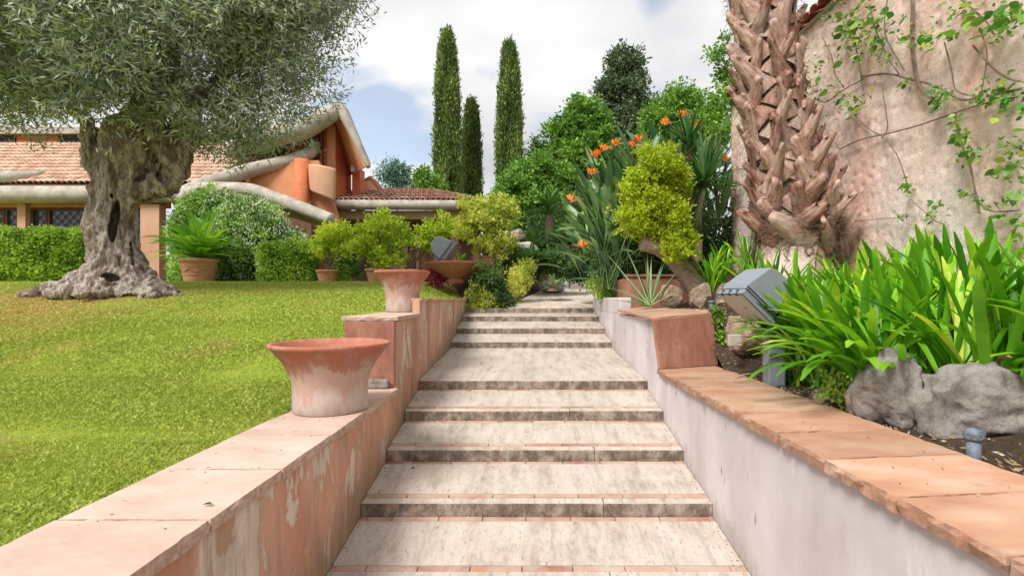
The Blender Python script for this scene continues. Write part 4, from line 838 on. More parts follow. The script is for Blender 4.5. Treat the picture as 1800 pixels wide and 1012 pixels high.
def citrus(px, d, zb_, pr, ph, lobes, label, n=700, mat='citrus', plabel='', grp=None, stems=5, spread=.25, leafs=(.085, .045), zoff=0, name='citrus_shrub', cat='shrub', dopot=True):
    c = W(px, 490, d); x = c.x
    if dopot: pot((x, d, zb_), pr, ph, plabel, grp)
    z0 = zb_+(ph*.86 if dopot else 0); t = empty(name, (x, d, z0), label, cat, 'potted shrubs by the house' if dopot else None); b = MB(); rr = random.Random(int(px))
    LB = []
    for (lx, lz, rx, rz) in lobes:
        q = W(lx, lz, d); LB.append((q.x, d+rr.uniform(-.1, .1), q.z, rx*d/900, rx*d/900*.8, rz*d/900))
    for k in range(stems):
        for l in LB:
            e_ = Vector(l[:3])+Vector((rr.uniform(-.6, .6)*l[3], rr.uniform(-.5, .5)*l[4], rr.uniform(-.3, .7)*l[5])); s0 = Vector((x+rr.uniform(-.05, .05), d, z0-.03)); mdd = s0.lerp(e_, .5)+Vector((rr.uniform(-.08, .08), 0, .05)); P = smooth_path([s0, mdd, e_], 4); b.tube(P, interp(None, [.02, .013, .005], len(P)), 5, False)
    b.obj('stem', M['twig'], t)
    crown('foliage', LB, n, 9, .16, leafs[0], leafs[1], M[mat], t, up=.5, out=.6, shell=.35, fr=(10, .30)); return t
G2 = 'terracotta pots of shrubs on the far edge of the lawn'
citrus(576, 14.6, .47, .33, .34, [(582, 415, 30, 28), (575, 440, 26, 25), (605, 425, 14, 25)], 'small leafy citrus in the pot left of the dark spiky plant', 420, plabel='terracotta pot between clipped hedge and dark spiky plant, holding a small citrus', grp=G2)
citrus(665, 14.2, .45, .36, .37, [(665, 410, 38, 36), (640, 430, 28, 26), (695, 425, 28, 34), (672, 455, 34, 22), (668, 388, 16, 16)], 'wide yellow-green citrus above the farther flared planter', 900, plabel='terracotta pot just left of the farther flared planter', grp=G2)
citrus(712, 14.4, .45, .36, .37, [(760, 415, 24, 30), (785, 405, 20, 26), (740, 425, 12, 18)], 'loose yellow-green shrub left of the grey floodlight', 460, plabel='terracotta pot half hidden behind the farther flared planter', grp=G2)
citrus(858, 12.6, .80, .22, .25, [(850, 400, 45, 36), (825, 395, 26, 40), (880, 385, 26, 32), (850, 368, 30, 18), (865, 435, 38, 20), (900, 370, 8, 14)], 'tall airy yellow-green shrub right of the grey floodlight', 1250, 'variegated', plabel='small grey-rimmed pot under the tall airy yellow shrub', grp=G2, stems=7)
# dark spiky cycads between pots
cycad((W(625, 490, 14.9).x, 14.9, .5), .85, 26, 'dark green spiky cycad between the two citrus pots', 'dcycad', w=.12, rmin=30)
cycad((W(935, 440, 12.5).x, 12.5, .75), .62, 26, 'small cycad in front of the pale curved stone', 'dcycad', w=.13)
cycad((W(812, 455, 11.6).x, 11.6, .66), .35, 18, 'tiny cycad growing out of the wide clay bowl', 'cycad', w=.08, trunk=.05)
# wide bowl on a short foot
bx = W(802, 470, 11.6); t = empty('clay_bowl', (bx.x, 11.6, .34), 'wide shallow clay bowl of plants below the grey floodlight', 'bowl')
V, F = lathe([(.001, .12), (.18, .12), (.22, .15), (.45, .28), (.62, .40), (.70, .445), (.71, .47), (.66, .47), (.55, .42), (.001, .40)], 48, (bx.x, 11.6, .34)); link('body', mesh('body', V, F, M['bowl'], True), t)
V, F = lathe([(.001, 0), (.2, 0), (.17, .12), (.001, .12)], 32, (bx.x, 11.6, .34)); link('foot', mesh('foot', V, F, M['bowl'], True), t)

# ------------------------------------------------------------------ floodlights
def floodlight(loc, face, tilt, s, post_h, label, group, plate=True, off=(0, 0, .14)):
    """post with a wedge shaped lamp head hinged at its top"""
    t = empty('floodlight', loc, label, 'floodlight', group); x, y, z = loc
    MB().box(x-.085*s, x+.085*s, y-.085*s, y+.085*s, z-.2, z+post_h).obj('post', M['enamel'], t, bevel=.006)
    if plate: MB().box(x-.02*s, x+.07*s, y-.093*s, y-.086*s, z+.02, z+.12).obj('access_plate', M['enamel'], t, bevel=.002)
    Rm = Matrix.Rotation(face, 4, 'Z') @ Matrix.Rotation(tilt, 4, 'Y'); C0 = Vector((x, y, z+post_h))+Vector(off)*s
    def tr(v): return C0+(Rm @ (Vector(v)*s))
    # head: local -X is the glass side, +X the back; wedge widening towards the glass
    hw = .20; pr = [(-.20, -.23), (-.20, .23), (-.10, .245), (.20, .15), (.24, .05), (.24, -.10), (.10, -.20)]
    b = MB(); b.add([tr((a, -hw, c_)) for a, c_ in pr]+[tr((a, hw, c_)) for a, c_ in pr], [tuple(range(7))[::-1], tuple(range(7, 14))]+[(i, (i+1) % 7, 7+(i+1) % 7, 7+i) for i in range(7)]); b.obj('housing', M['enamel'], t, bevel=.012*s)
    b = MB(); P = [(-.235, -.25), (-.235, .25), (-.203, .25), (-.203, -.25)]; b.add([tr((a, -hw-.018, c_)) for a, c_ in P]+[tr((a, hw+.018, c_)) for a, c_ in P], [(3, 2, 1, 0), (4, 5, 6, 7)]+[(i, (i+1) % 4, 4+(i+1) % 4, 4+i) for i in range(4)]); fr = b.obj('front_frame', M['enamel'], t, bevel=.006*s)
    P = [(-.242, -.22), (-.242, .22), (-.236, .22), (-.236, -.22)]; b = MB(); b.add([tr((a, -hw+.01, c_)) for a, c_ in P]+[tr((a, hw-.01, c_)) for a, c_ in P], [(3, 2, 1, 0), (4, 5, 6, 7)]+[(i, (i+1) % 4, 4+(i+1) % 4, 4+i) for i in range(4)]); b.obj('glass', M['lampglass'], t)
    for c_ in (.235, -.235):
        for q in (-.12, 0, .12): MB().tube([tr((-.25, q, c_)), tr((-.19, q, c_*1.06))], .014*s, 8).obj('clip', M['iron'], t)
    for a in (-.16, -.13): b = MB(); b.tube([tr((a, -hw-.004, -.22)), tr((a, -hw-.004, .235)), tr((a, hw+.004, .235)), tr((a, hw+.004, -.22))], .006*s, 5); b.obj('seam', M['iron'], t)
    for q in (-1, 1):
        b = MB(); b.prism([Vector((x+q*.09*s, y-.03*s, z+post_h-.15*s)), Vector((x+q*.09*s, y+.05*s, z+post_h-.15*s)), C0+Vector((q*.09*s, .05*s, 0)), C0+Vector((q*.09*s, -.05*s, 0))], (q*.012*s, 0, 0)); b.obj('bracket', M['iron'], t)
GF = 'grey garden floodlights'
floodlight((2.20, 4.55, -.78), R(14), R(-50), .82, .63, 'large grey floodlight in the strap leaves beside the right coping', GF, True, (-.21, -.05, .26))
floodlight((W(772, 470, 12.3).x, 12.3, .33), R(168), R(-38), 1.1, .86, 'grey floodlight beyond the left wall, above the clay bowl', GF, False, (.12, -.05, .02))
# small bollard lamps
def bollard(loc, h, r, label):
    t = empty('bollard_light', loc, label, 'garden light', 'small metal bollard lights'); x, y, z = loc
    V, F = lathe([(.001, -.05), (r*.8, -.05), (r*.8, h*.70), (.001, h*.70)], 24, loc); link('post', mesh('post', V, F, M['lead'], True), t)
    V, F = lathe([(r*.8, h*.68), (r*1.05, h*.70), (r*1.12, h*.76), (r*1.0, h*.80), (r*1.12, h*.84), (r*1.08, h*.90), (r*.85, h*.97), (r*.3, h*1.0), (.001, h)], 24, loc); link('cap', mesh('cap', V, F, M['lead'], True), t)
    for k in range(10):
        a = 2*math.pi*k/10; MB().tube([(x+r*1.1*math.cos(a), y+r*1.1*math.sin(a), z+h*.76), (x+r*1.1*math.cos(a), y+r*1.1*math.sin(a), z+h*.90)], r*.13, 5).obj('rib', M['lead'], t)
bollard((2.15, 2.46, -.80), .18, .036, 'small bollard light by the big grey rock at the right coping')
bollard((W(1251, 545, 6.45).x, 6.45, -.13), .11, .042, 'small dark bollard light on the upper right wall before the tan rocks')

# ------------------------------------------------------------------ rocks
def rock(c, r, seed, label, mat='rock', group=None, jag=.35, sub=5, cat='rock', pts=None):
    bm = bmesh.new(); bmesh.ops.create_icosphere(bm, subdivisions=sub, radius=1); rs = random.Random(seed); pl_ = []
    for k in range(26):
        n_ = Vector((rs.gauss(0, 1), rs.gauss(0, 1), rs.gauss(0, .8))).normalized(); pl_.append((n_, rs.uniform(.55, .88)))
    for v in bm.verts:
        p_ = v.co.copy()
        for n_, d_ in pl_:
            e_ = p_.dot(n_)-d_
            if e_ > 0: p_ -= n_*e_*.92
        q = p_+Vector((seed, 0, 0)); p_ = p_*(1.08+jag*.20*noise.noise(q*1.8)+jag*.14*noise.noise(q*5)+jag*.05*noise.noise(q*13)-jag*.22*abs(noise.noise(q*2.6))-jag*.08*abs(noise.noise(q*8))+jag*.05)
        v.co = Vector((p_.x*r[0], p_.y*r[1], p_.z*r[2]))+Vector(c)
    me = bpy.data.meshes.new('rock'); bm.to_mesh(me); bm.free(); me.materials.append(M[mat]); me.polygons.foreach_set('use_smooth', [True]*len(me.polygons))
    o = bpy.data.objects.new('rock', me); COL.objects.link(o); return tag(o, label, cat, group)
rock((2.60, 2.93, -.66), (.40, .34, .26), 19, 'largest grey rock under the strap leaves at the lower right', jag=.85)
rock((2.27, 3.20, -.60), (.25, .22, .29), 23, 'pointed grey rock leaning on the left side of the largest one', jag=.9)
rock((2.24, 3.85, -.74), (.14, .14, .09), 5, 'small brownish rock half hidden under drooping leaves past the pointed rock', 'rock2')
RG = 'tan rocks on the upper right wall'
bush_iv = None
rock((W(1175, 515, 7.2).x, 7.2, .02), (.19, .2, .22), 31, 'brown rounded rock between the aloe and the leaning trunk', 'rock2', RG)
rock((W(1232, 522, 6.75).x, 6.75, .02), (.20, .2, .20), 37, 'tan rock right behind the small dark bollard light', 'rock2', RG)
rock((W(1285, 525, 6.7).x, 6.75, .02), (.26, .22, .19), 41, 'wide tan rock left of the large floodlight', 'rock2', RG)
rock((2.36, 5.55, -.42), (.22, .3, .27), 43, 'tan rock carrying a beige socket box, below the large floodlight', 'rock2')
rock((2.28, 6.05, -.62), (.2, .2, .25), 47, 'dark rock wedged behind the red end panel', 'rock')
rock((2.75, 5.25, -.58), (.25, .3, .2), 49, 'brown rock hidden in the strap leaves behind the floodlight post', 'rock2')
c = W(1292, 598, 5.22); o = MB().box(c.x-.07, c.x+.07, 5.20, 5.25, c.z-.06, c.z+.06).obj('socket_box', M['plastic'], None, bevel=.01); tag(o, 'beige electrical socket box fixed to the tan rock near the floodlight', 'socket box')
rock((W(922, 432, 13.6).x, 13.6, 1.33), (.50, .4, .22), 53, 'pale flat-topped stone behind the small cycad', 'whitestone', jag=.15)
rock((W(968, 500, 13.6).x, 13.6, .33), (.42, .4, .22), 59, 'pale low curved stone at the left edge of the upper path', 'whitestone', jag=.15)
rock((W(905, 408, 14).x, 14.2, 1.7), (.35, .3, .25), 61, 'pinkish stone above the pale flat-topped one', 'rock2')
rock((1.0, 17.2, 1.25), (.3, .3, .2), 67, 'tan stone at the top end of the path', 'rock2')

# ------------------------------------------------------------------ planted bank left of the path
def bank_z(u, y):
    t = np.clip((y-10.9)/3.2, 0, 1); edge = pz(y)+.03; hi = .15+.75*t; z = float(edge+(hi-edge+.25)*math.sin(min(1, (1-u)*1.6)*math.pi/2)); k = min(1, u/.35)*min(1, (y-10.86)/.5+.25); k2 = min(1, u/.35); return z*k2+(lawn_z(0, y)+float(edge_drop(-1.26-.35*max(0, y-11)**.8, y))-.02)*(1-k2)
V = []; ysb = list(np.linspace(10.86, 21, 50)); us = list(np.linspace(0, 1, 14))
for y in ysb:
    xr = float(np.interp(y, [q[0] for q in pth], [q[1] for q in pth])); xl = -1.26-.35*max(0, y-11)**.8
    for u in us: V.append((xl+(xr-xl)*u, y, bank_z(u, y)+.03*noise.noise((u*9, y*3, 0))))
n = len(us); F = [(j*n+i, j*n+i+1, (j+1)*n+i+1, (j+1)*n+i) for j in range(len(ysb)-1) for i in range(n-1)]
tag(link('bank_soil', mesh('bank_soil', V, F, M['soil'], True)), kind='structure')
def pxbush(name, label, d, blobs, n, per, Ln, Wd, mat, cat='bush', inner=.5, group=None, dd=.8, tintsc=2., z0=None):
    LB = [(*W(px, py, d+(off if (off := (b_[4] if len(b_) > 4 else 0)) else 0)), rx*d/900, rx*d/900*dd, ry*d/900) for b_ in blobs for (px, py, rx, ry) in [b_[:4]]]
    lo = min(LB, key=lambda l: l[2]-l[5]); t = empty(name, (lo[0], lo[1], lo[2]-lo[5]), label, cat, group)
    return bush(name, label, LB, n, per, Ln, Wd, mat, t=t, inner=inner, tintsc=tintsc)
pxbush('variegated_shrub', 'low yellow variegated shrub spilling over the left end of the top step', 10.95, [(838, 518, 22, 26), (850, 535, 18, 18), (828, 535, 12, 16)], 260, 9, .055, .03, M['variegated'], inner=.1)
pxbush('dark_shrub', 'dark bluish green shrub between two yellow variegated shrubs beside the top step', 11.1, [(870, 505, 26, 30), (880, 530, 24, 22), (858, 485, 22, 22)], 420, 9, .07, .035, M['dgreen'], inner=.1)
pxbush('variegated_shrub', 'yellow variegated shrub on the left edge of the path, above the dark bluish shrub', 11.7, [(912, 488, 24, 22), (925, 470, 20, 18), (900, 508, 22, 18)], 380, 9, .055, .03, M['variegated'], inner=.1)
pxbush('red_leaf_plant', 'dark red leafed plant under the wide clay bowl', 11.9, [(790, 480, 22, 14), (765, 485, 14, 10)], 200, 7, .10, .05, M['purple'], inner=.1)
pxbush('ground_ivy', 'dark ground ivy under the small cycad by the curved pale stone', 13, [(900, 460, 34, 22), (940, 470, 30, 24), (980, 462, 34, 28), (1000, 480, 20, 18)], 900, 7, .08, .05, M['dgreen'], inner=.1)
cycad(tuple(W(972, 508, 11.9)), .38, 22, 'small pale green spiky rosette on the left side of the path', 'aloe', w=.06, trunk=.02)
cycad(tuple(W(966, 425, 14.5)), .95, 30, 'dark cycad with a short trunk behind the bank left of the path', 'dcycad', w=.14, trunk=.75)
cycad(tuple(W(985, 445, 13.8)), .8, 26, 'lower dark cycad right of the short trunked one', 'dcycad', w=.13, trunk=.25)
cycad(tuple(W(940, 450, 14.3)), .7, 24, 'dark cycad between the pale stone and the short trunked cycad', 'dcycad', w=.13, trunk=.2)
# right edge of the path
pxbush('green_shrub', 'small leafy shrub hanging over the right wall at the top of the steps', 9.6, [(1065, 508, 20, 16), (1085, 515, 18, 14), (1050, 498, 14, 10)], 260, 7, .06, .035, M['hedge'], inner=.1)
pxbush('green_shrub', 'mixed green shrub right of the path under the orange bird flowers', 11.3, [(1040, 470, 34, 26), (1075, 462, 34, 26), (1105, 470, 30, 24), (1020, 485, 20, 14)], 800, 7, .08, .045, M['dgreen'], inner=.1)
pxbush('dark_shrub', 'dark undergrowth behind the aloe and the leaning trunk', 9.6, [(1120, 440, 40, 34), (1170, 455, 40, 34), (1240, 440, 50, 50), (1200, 400, 50, 50), (1080, 440, 40, 30), (1290, 420, 30, 60)], 1500, 7, .11, .05, M['dgreen'], inner=.1)

# ------------------------------------------------------------------ blades: strap leaves, bird of paradise, yucca, aloe
def blade(name, L_, w, e0, e1, mat, prof='strap', fold=.25, seg=10, side=0, petiole=0, pet_w=.012, ease=1.3, thick=0):
    p = Vector((0, 0, 0)); C = []; D = []
    for k in range(seg+1):
        t = k/seg; th = R(e0+(e1-e0)*t**ease); d = Vector((math.cos(th)*math.cos(side*t), math.cos(th)*math.sin(side*t), math.sin(th))); C.append(p.copy()); D.append(d); p = p+d*L_/seg
    V = []
    for k in range(seg+1):
        t = k/seg
        if prof == 'strap': wd = w*min(1, .55+t*1.2)*(max(0, 1-((t-.80)/.205)**2)**.5 if t > .80 else 1)
        elif prof == 'sword': wd = w*(.75+.5*t if t < .3 else .9)*(1-max(0, (t-.35)/.65)**1.6)
        elif prof == 'paddle':
            if t < petiole: wd = pet_w
            else: u = (t-petiole)/(1-petiole); wd = pet_w+(w-pet_w)*math.sin(math.pi*min(1, u*.97+.02))**.75*(1-.25*u)
        elif prof == 'aloe': wd = w*(1-t)**.75
        wd = max(wd, .0012); d = D[k]; s_ = d.cross(Vector((0, 0, 1))); s_ = s_.normalized() if s_.length > .05 else Vector((0, 1, 0)); n_ = s_.cross(d).normalized()
        V += [C[k]-s_*wd/2+n_*wd*fold, C[k], C[k]+s_*wd/2+n_*wd*fold]
        if thick: V += [C[k]-n_*thick*(1-t)]
    q = 4 if thick else 3; F = []
    for k in range(seg):
        a = k*q; b_ = a+q; F += [(a, a+1, b_+1, b_), (a+1, a+2, b_+2, b_+1)]
        if thick: F += [(a+3, a, b_, b_+3), (a+2, a+3, b_+3, b_+2)]
    return mesh(name, V, F, mat, True)
def put(me, parent, loc, az, tilt=0, s=1., roll=0, name='leaf'):
    return link(name, me, parent, M=Matrix.Translation(loc) @ Matrix.Rotation(az, 4, 'Z') @ Matrix.Rotation(tilt, 4, 'Y') @ Matrix.Rotation(roll, 4, 'X') @ Matrix.Scale(s, 4))
SM = [blade('leaf', .95, .054, a, b_, M['strap'], 'strap', .20, 10, sd_) for (a, b_, sd_) in ((86, 68, .1), (80, 48, -.15), (74, 22, .2), (68, 5, -.2), (60, -22, .1), (86, 78, 0), (50, -40, .2), (64, 40, -.2))]
SD = [blade('leaf', .7, .035, a, b_, M['drystalk'], 'strap', .5, 8, sd_) for (a, b_, sd_) in ((50, -50, .3), (35, -40, -.4), (65, -10, .5))]
AG = 'agapanthus clumps of strap leaves in the right bed'
ag = [(2.62, 3.75, 24, .98), (3.1, 3.55, 30, 1.05), (3.4, 3.2, 26, 1.0), (2.55, 4.25, 26, .92), (3.0, 4.15, 30, 1.02), (3.45, 3.95, 28, 1.05), (2.62, 4.75, 24, .9), (3.1, 4.8, 28, 1.0), (3.5, 4.6, 28, 1.03), (2.9, 3.2, 24, .95), (3.05, 5.3, 26, .95), (2.72, 5.42, 24, .9), (3.5, 5.25, 26, 1.0), (3.2, 2.75, 22, .92), (2.35, 4.62, 12, .7)]
agl = ['strap leaf clump behind the pointed grey rock, drooping over the coping', 'strap leaf clump in the middle of the bed, behind the front one above the rocks', 'strap leaf clump by the stucco wall near the right edge of the photo', 'strap leaf clump just right of the floodlight post', 'strap leaf clump at the heart of the bed, ringed by others', 'strap leaf clump against the stucco wall, level with the heart of the bed', 'strap leaf clump right behind the floodlight head', 'tall strap leaf clump behind the heart of the bed', 'strap leaf clump against the stucco wall, farther back than the tall one', 'strap leaf clump directly behind the largest grey rock', 'strap leaf clump near the foot of the palm', 'strap leaf clump hiding the foot of the palm from the steps', 'strap leaf clump between palm foot and stucco wall', 'strap leaf clump right of the largest grey rock, at the photo edge', 'short strap leaf clump wrapped round the floodlight post']
for (x, y, k, sc), lb in zip(ag, agl):
    z = bed_z(x, y)-.02+max(0, x-2.9)*.10+(.28 if y == 5.42 else 0); t = empty('agapanthus', (x, y, z), lb, 'plant', AG)
    for q in range(int(k*2.0)):
        a = q*2.39996+random.uniform(-.3, .3); f = random.random(); i = random.choices(range(8), (6, 6, 5, 3, 2, 5, 1, 4))[0]
        px_ = x+random.uniform(-.2, .2); py_ = y+random.uniform(-.2, .2)
        put(SM[i], t, Vector((px_, py_, z)), a, random.uniform(-.08, .14), sc*random.uniform(.78, 1.08))
    for q in range(4): tag(put(random.choice(SD), t, Vector((x+random.uniform(-.15, .15), y+random.uniform(-.15, .15), z)), random.uniform(2, 5), 0, random.uniform(.6, .9)), 'dry brown leaf')
    b = MB(); 
    for q in range(5): b.tube([(x+random.uniform(-.09, .09), y+random.uniform(-.09, .09), z-.02), (x+random.uniform(-.1, .1), y+random.uniform(-.1, .1), z+.16)], [.028, .016], 6)
    b.obj('crown_base', M['strap'], t)
# leaves that hang over towards the steps
FX, FY = 2.42, 3.62
t = empty('agapanthus', (2.42, 3.62, -.74), 'front strap leaf clump whose leaves arch out over the orange coping', 'plant', AG)
for (a, i, s_, tl) in ((200, 3, 1.0, .1), (215, 4, .95, .05), (190, 6, 1.0, 0), (178, 4, 1.0, .0), (160, 3, 1.0, .1), (170, 4, .9, .1), (232, 3, .9, 0), (250, 3, .8, .1), (145, 2, .95, 0), (185, 2, 1.0, 0), (205, 2, .9, 0), (130, 2, .9, 0), (270, 3, .7, .1), (60, 1, .8, 0), (100, 2, .9, 0), (165, 2, 1.05, .1), (222, 4, 1.1, 0), (190, 4, 1.15, .1), (175, 3, 1.1, .15), (208, 6, 1.1, 0), (240, 4, 1.0, .1), (198, 3, 1.2, .1), (155, 4, 1.0, .1), (182, 6, 1.05, .1), (215, 3, 1.0, .2), (228, 2, 1.0, .1), (262, 2, .8, 0), (168, 1, 1.1, .1), (200, 1, 1.1, .15)):
    put(SM[i], t, Vector((FX+random.uniform(-.07, .07), FY+random.uniform(-.1, .1), -.74)), R(a), tl, s_)
t = empty('agapanthus', (2.45, 3.38, -.76), 'few long strap leaves arching over the coping left of the pointed grey rock', 'plant', AG)
for (a, i, s_) in ((212, 3, 1.08), (225, 4, .95), (200, 4, 1.0), (190, 3, .95), (238, 3, .85), (178, 2, .9), (205, 2, .8), (150, 2, .9), (165, 1, .9), (250, 2, .6), (120, 1, .8), (90, 1, .9)):
    put(SM[i], t, Vector((2.45+random.uniform(-.05, .05), 3.40+random.uniform(-.05, .05), -.76)), R(a), .05, s_)
t = empty('agapanthus', (2.62, 4.45, -.70), 'left-leaning strap leaf clump in front of the floodlight head', 'plant', AG)
for q in range(46):
    i = random.choice((1, 2, 2, 3, 3, 4, 7)); put(SM[i], t, Vector((2.58+random.uniform(-.1, .1), 4.30+random.uniform(-.1, .1), -.66)), R(random.uniform(115, 260)), random.uniform(0, .1), random.uniform(.85, 1.1))
SN = [blade('leaf', .62, .034, a, b_, M['strap'], 'strap', .25, 8, sd_) for (a, b_, sd_) in ((84, 60, .1), (76, 35, -.1), (66, 10, .2), (55, -15, 0))]
for (px, py, d, k, lb) in ((1262, 505, 6.9, 44, 'narrow leaved strap clump between the leaning trunk and the floodlight'), (1315, 490, 6.6, 26, 'narrow leaved strap clump at the left foot of the palm')):
    c = W(px, py, d); t = empty('agapanthus', c, lb, 'plant', AG)
    for q in range(k): put(SN[random.choice((0, 0, 1, 1, 2, 3))], t, c+Vector((random.uniform(-.12, .12), random.uniform(-.1, .1), -.05)), q*2.4, 0, random.uniform(.7, 1.1)*1.08)
# aloe
c = W(1142, 534, 7.1); t = empty('aloe', c, 'grey-green aloe with long pointed leaves left of the brown rounded rock', 'plant')
AL = [blade('leaf', .78, .07, a, b_, M['aloe'], 'aloe', .25, 9, sd_, thick=.022) for (a, b_, sd_) in ((84, 80, 0), (70, 62, .1), (52, 50, -.1), (30, 14, .2), (12, 5, 0))]
for q, (a, i, s_) in enumerate(((150, 1, 1.25), (165, 2, 1.2), (60, 0, .9), (20, 1, .95), (0, 2, .9), (335, 2, .8), (200, 3, .75), (185, 4, .7), (210, 4, .6), (100, 0, 1.0), (130, 0, .95), (250, 2, .6), (30, 1, .9), (175, 3, .8), (345, 3, .6), (80, 1, .9))): put(AL[i], t, c+Vector((0, 0, -.03)), R(a), 0, s_)
# bird of paradise
SL = [blade('leaf', L_, w_, a, b_, M['strel'], 'paddle', .22, 12, sd_, pet, .016) for (L_, w_, a, b_, sd_, pet) in ((1.55, .165, 84, 66, .1, .6), (1.5, .17, 76, 50, -.15, .58), (1.35, .17, 66, 28, .2, .55), (1.3, .16, 58, 5, -.2, .52), (1.2, .15, 45, -15, .1, .5), (1.6, .15, 88, 78, 0, .62))]
def flower(parent, base, tip, s=1.):
    base, tip = Vector(base), Vector(tip); P = smooth_path([base, base.lerp(tip, .55)+Vector((.05, 0, .1)), tip], 5); b = MB(); b.tube(P, .011*s, 5); st_ = b.obj('flower_stalk', M['strel'], parent)
    bk = MB(); dx = random.choice((-1, 1)); bk.tube([tip-Vector((dx*.03, 0, .02)), tip+Vector((dx*.08, -.02, .02)), tip+Vector((dx*.21, -.04, .035))], [.018*s, .020*s, .002], 6); bk.obj('beak', M['beak'], parent)
    fb = MB()
    for k in range(7):
        a = R(40+k*16+random.uniform(-8, 8)) if dx > 0 else R(140-k*16+random.uniform(-8, 8)); dv = Vector((math.cos(a), random.uniform(-.5, .4), math.sin(a))).normalized(); sv = dv.cross(Vector((0, 1, 0))).normalized(); ln = random.uniform(.12, .17)*s; w_ = .022*s
        fb.add([tip, tip+dv*ln*.5+sv*w_, tip+dv*ln, tip+dv*ln*.5-sv*w_], [(0, 1, 2, 3)]); fb.add([tip, tip+dv*ln*.5+Vector((0, w_, 0)), tip+dv*ln, tip+dv*ln*.5-Vector((0, w_, 0))], [(0, 1, 2, 3)])
    fb.obj('petals', M['orangeflower'], parent)
SG = 'bird of paradise clumps on the right bank'
# (px, py of base, distance, leaves, scale, flowers at px/py)
for (px, py, d, k, sc, fl, lb) in (
    (1075, 460, 9.3, 54, 1.0, [(1006, 348), (1025, 428)], 'lowest bird of paradise clump beside the path, two orange flowers at its left'),
    (1050, 470, 10.2, 36, 1.0, [], 'bird of paradise clump at the very edge of the path, without flowers'),
    (1095, 415, 10.0, 44, 1.05, [], 'bird of paradise clump between the lowest and the middle one, without flowers'),
    (1120, 440, 9.9, 44, 1.12, [(1048, 270), (1062, 258), (1040, 300)], 'bird of paradise clump with three orange flowers at its upper left'),
    (1150, 400, 10.4, 44, 1.15, [(1082, 250), (1123, 243), (1112, 252)], 'bird of paradise clump behind the yellow-green tree, three orange flowers on top'),
    (1200, 375, 10.6, 42, 1.15, [(1170, 213), (1201, 198), (1200, 232), (1223, 218)], 'highest bird of paradise clump, four orange flowers against the trees'),
    (1255, 390, 9.9, 30, .95, [(1275, 277)], 'bird of paradise clump by the palm, one orange flower at its right')):
    c = W(px, py, d); t = empty('bird_of_paradise', c, lb, 'plant', SG)
    for q in range(int(k*2.3)):
        i = random.choices(range(6), (5, 5, 5, 4, 2, 4))[0]; a = q*2.39996; 
        put(SL[i], t, c+Vector((random.uniform(-.28, .28), random.uniform(-.2, .2), random.uniform(-.6, .35))), a, random.uniform(-.05, .12), sc*random.uniform(.75, 1.1), random.uniform(-.5, .5))
    for (fx, fy) in fl: flower(t, c.lerp(W(fx, fy, d), .35), W(fx, fy+6, d-.35), 1.05)
# dark rosettes on short trunks
YL = [blade('leaf', .78, .056, a, b_, M['yucca'], 'sword', .2, 7, 0) for (a, b_) in ((82, 75), (55, 48), (25, 15), (0, -12), (-25, -45))]
for (px, py, d, k, s_, tr_, lb) in ((1238, 318, 8.9, 120, 1.12, (1228, 430), 'dark green spiky rosette on a thin trunk left of the palm'), (1208, 255, 9.6, 60, .9, (1215, 400), 'upper spiky rosette just behind the dark green one')):
    c = W(px, py, d); t = empty('spiky_rosette_tree', W(tr_[0], tr_[1], d), lb, 'tree'); MB().tube([W(tr_[0], tr_[1]+30, d), W(tr_[0], (py+tr_[1])/2, d), c], [.07, .06, .055], 10, True, 0, .08).obj('trunk', M['fibre'], t)
    for q in range(k): put(YL[random.choice((0, 1, 1, 2, 2, 3, 3, 4) if q > 20 else (0, 1))], t, c+Vector((0, 0, random.uniform(-.12, .05))), q*2.39996, random.uniform(-.15, .15), s_*random.uniform(.8, 1.1))
c = W(1207, 432, 8.3); t = empty('fan_leaf_plant', c, 'fan of long dark pleated leaves rising right of the yellow-green tree', 'plant')
for q in range(24):
    a = -8+q*3.4; me_ = YL[0]; th = R(86-q*2.1); o = link('leaf', me_, t, M=Matrix.Translation(c+Vector((q*.006, q*.012, 0))) @ Matrix.Rotation(R(-12), 4, 'Z') @ Matrix.Rotation(R(84)-th, 4, 'Y') @ Matrix.Scale(1.28+random.uniform(-.12, .08), 4))

# yellow-green leaning tree
yt = empty('small_leaning_tree', W(1238, 534, 7.2), 'small leaning tree with yellow-green foliage and grey trunk behind the brown rounded rock', 'tree')
b = MB(); P = smooth_path([W(1240, 545, 7.2), W(1228, 515, 7.2), W(1205, 480, 7.2), W(1180, 452, 7.2), W(1158, 436, 7.15), W(1128, 428, 7.1)], 5); b.tube(P, interp(None, [.19, .155, .13, .115, .11, .10], len(P)), 16, True, 0, .07)
P = smooth_path([W(1180, 450, 7.2), W(1172, 410, 7.2), W(1160, 360, 7.2), W(1150, 310, 7.2)], 5); b.tube(P, interp(None, [.085, .06, .045, .015], len(P)), 10, True, 0, .05)
for (a, c_) in (((1168, 400), (1110, 370)), ((1160, 360), (1200, 330)), ((1165, 380), (1120, 330)), ((1172, 410), (1200, 420)), ((1155, 320), (1130, 290))): b.tube([W(*a, 7.2), W((a[0]+c_[0])/2, (a[1]+c_[1])/2+6, 7.15), W(*c_, 7.1)], [.035, .02, .008], 7)
b.obj('trunk', M['bigbark'], yt, smooth=True)
b = MB(); P = smooth_path([W(1232, 530, 7.45), W(1222, 490, 7.5), W(1203, 440, 7.5), W(1190, 400, 7.5)], 5); b.tube(P, interp(None, [.12, .10, .08, .04], len(P)), 12, True, 0, .1); b.obj('trunk', M['fibre'], yt, smooth=True)
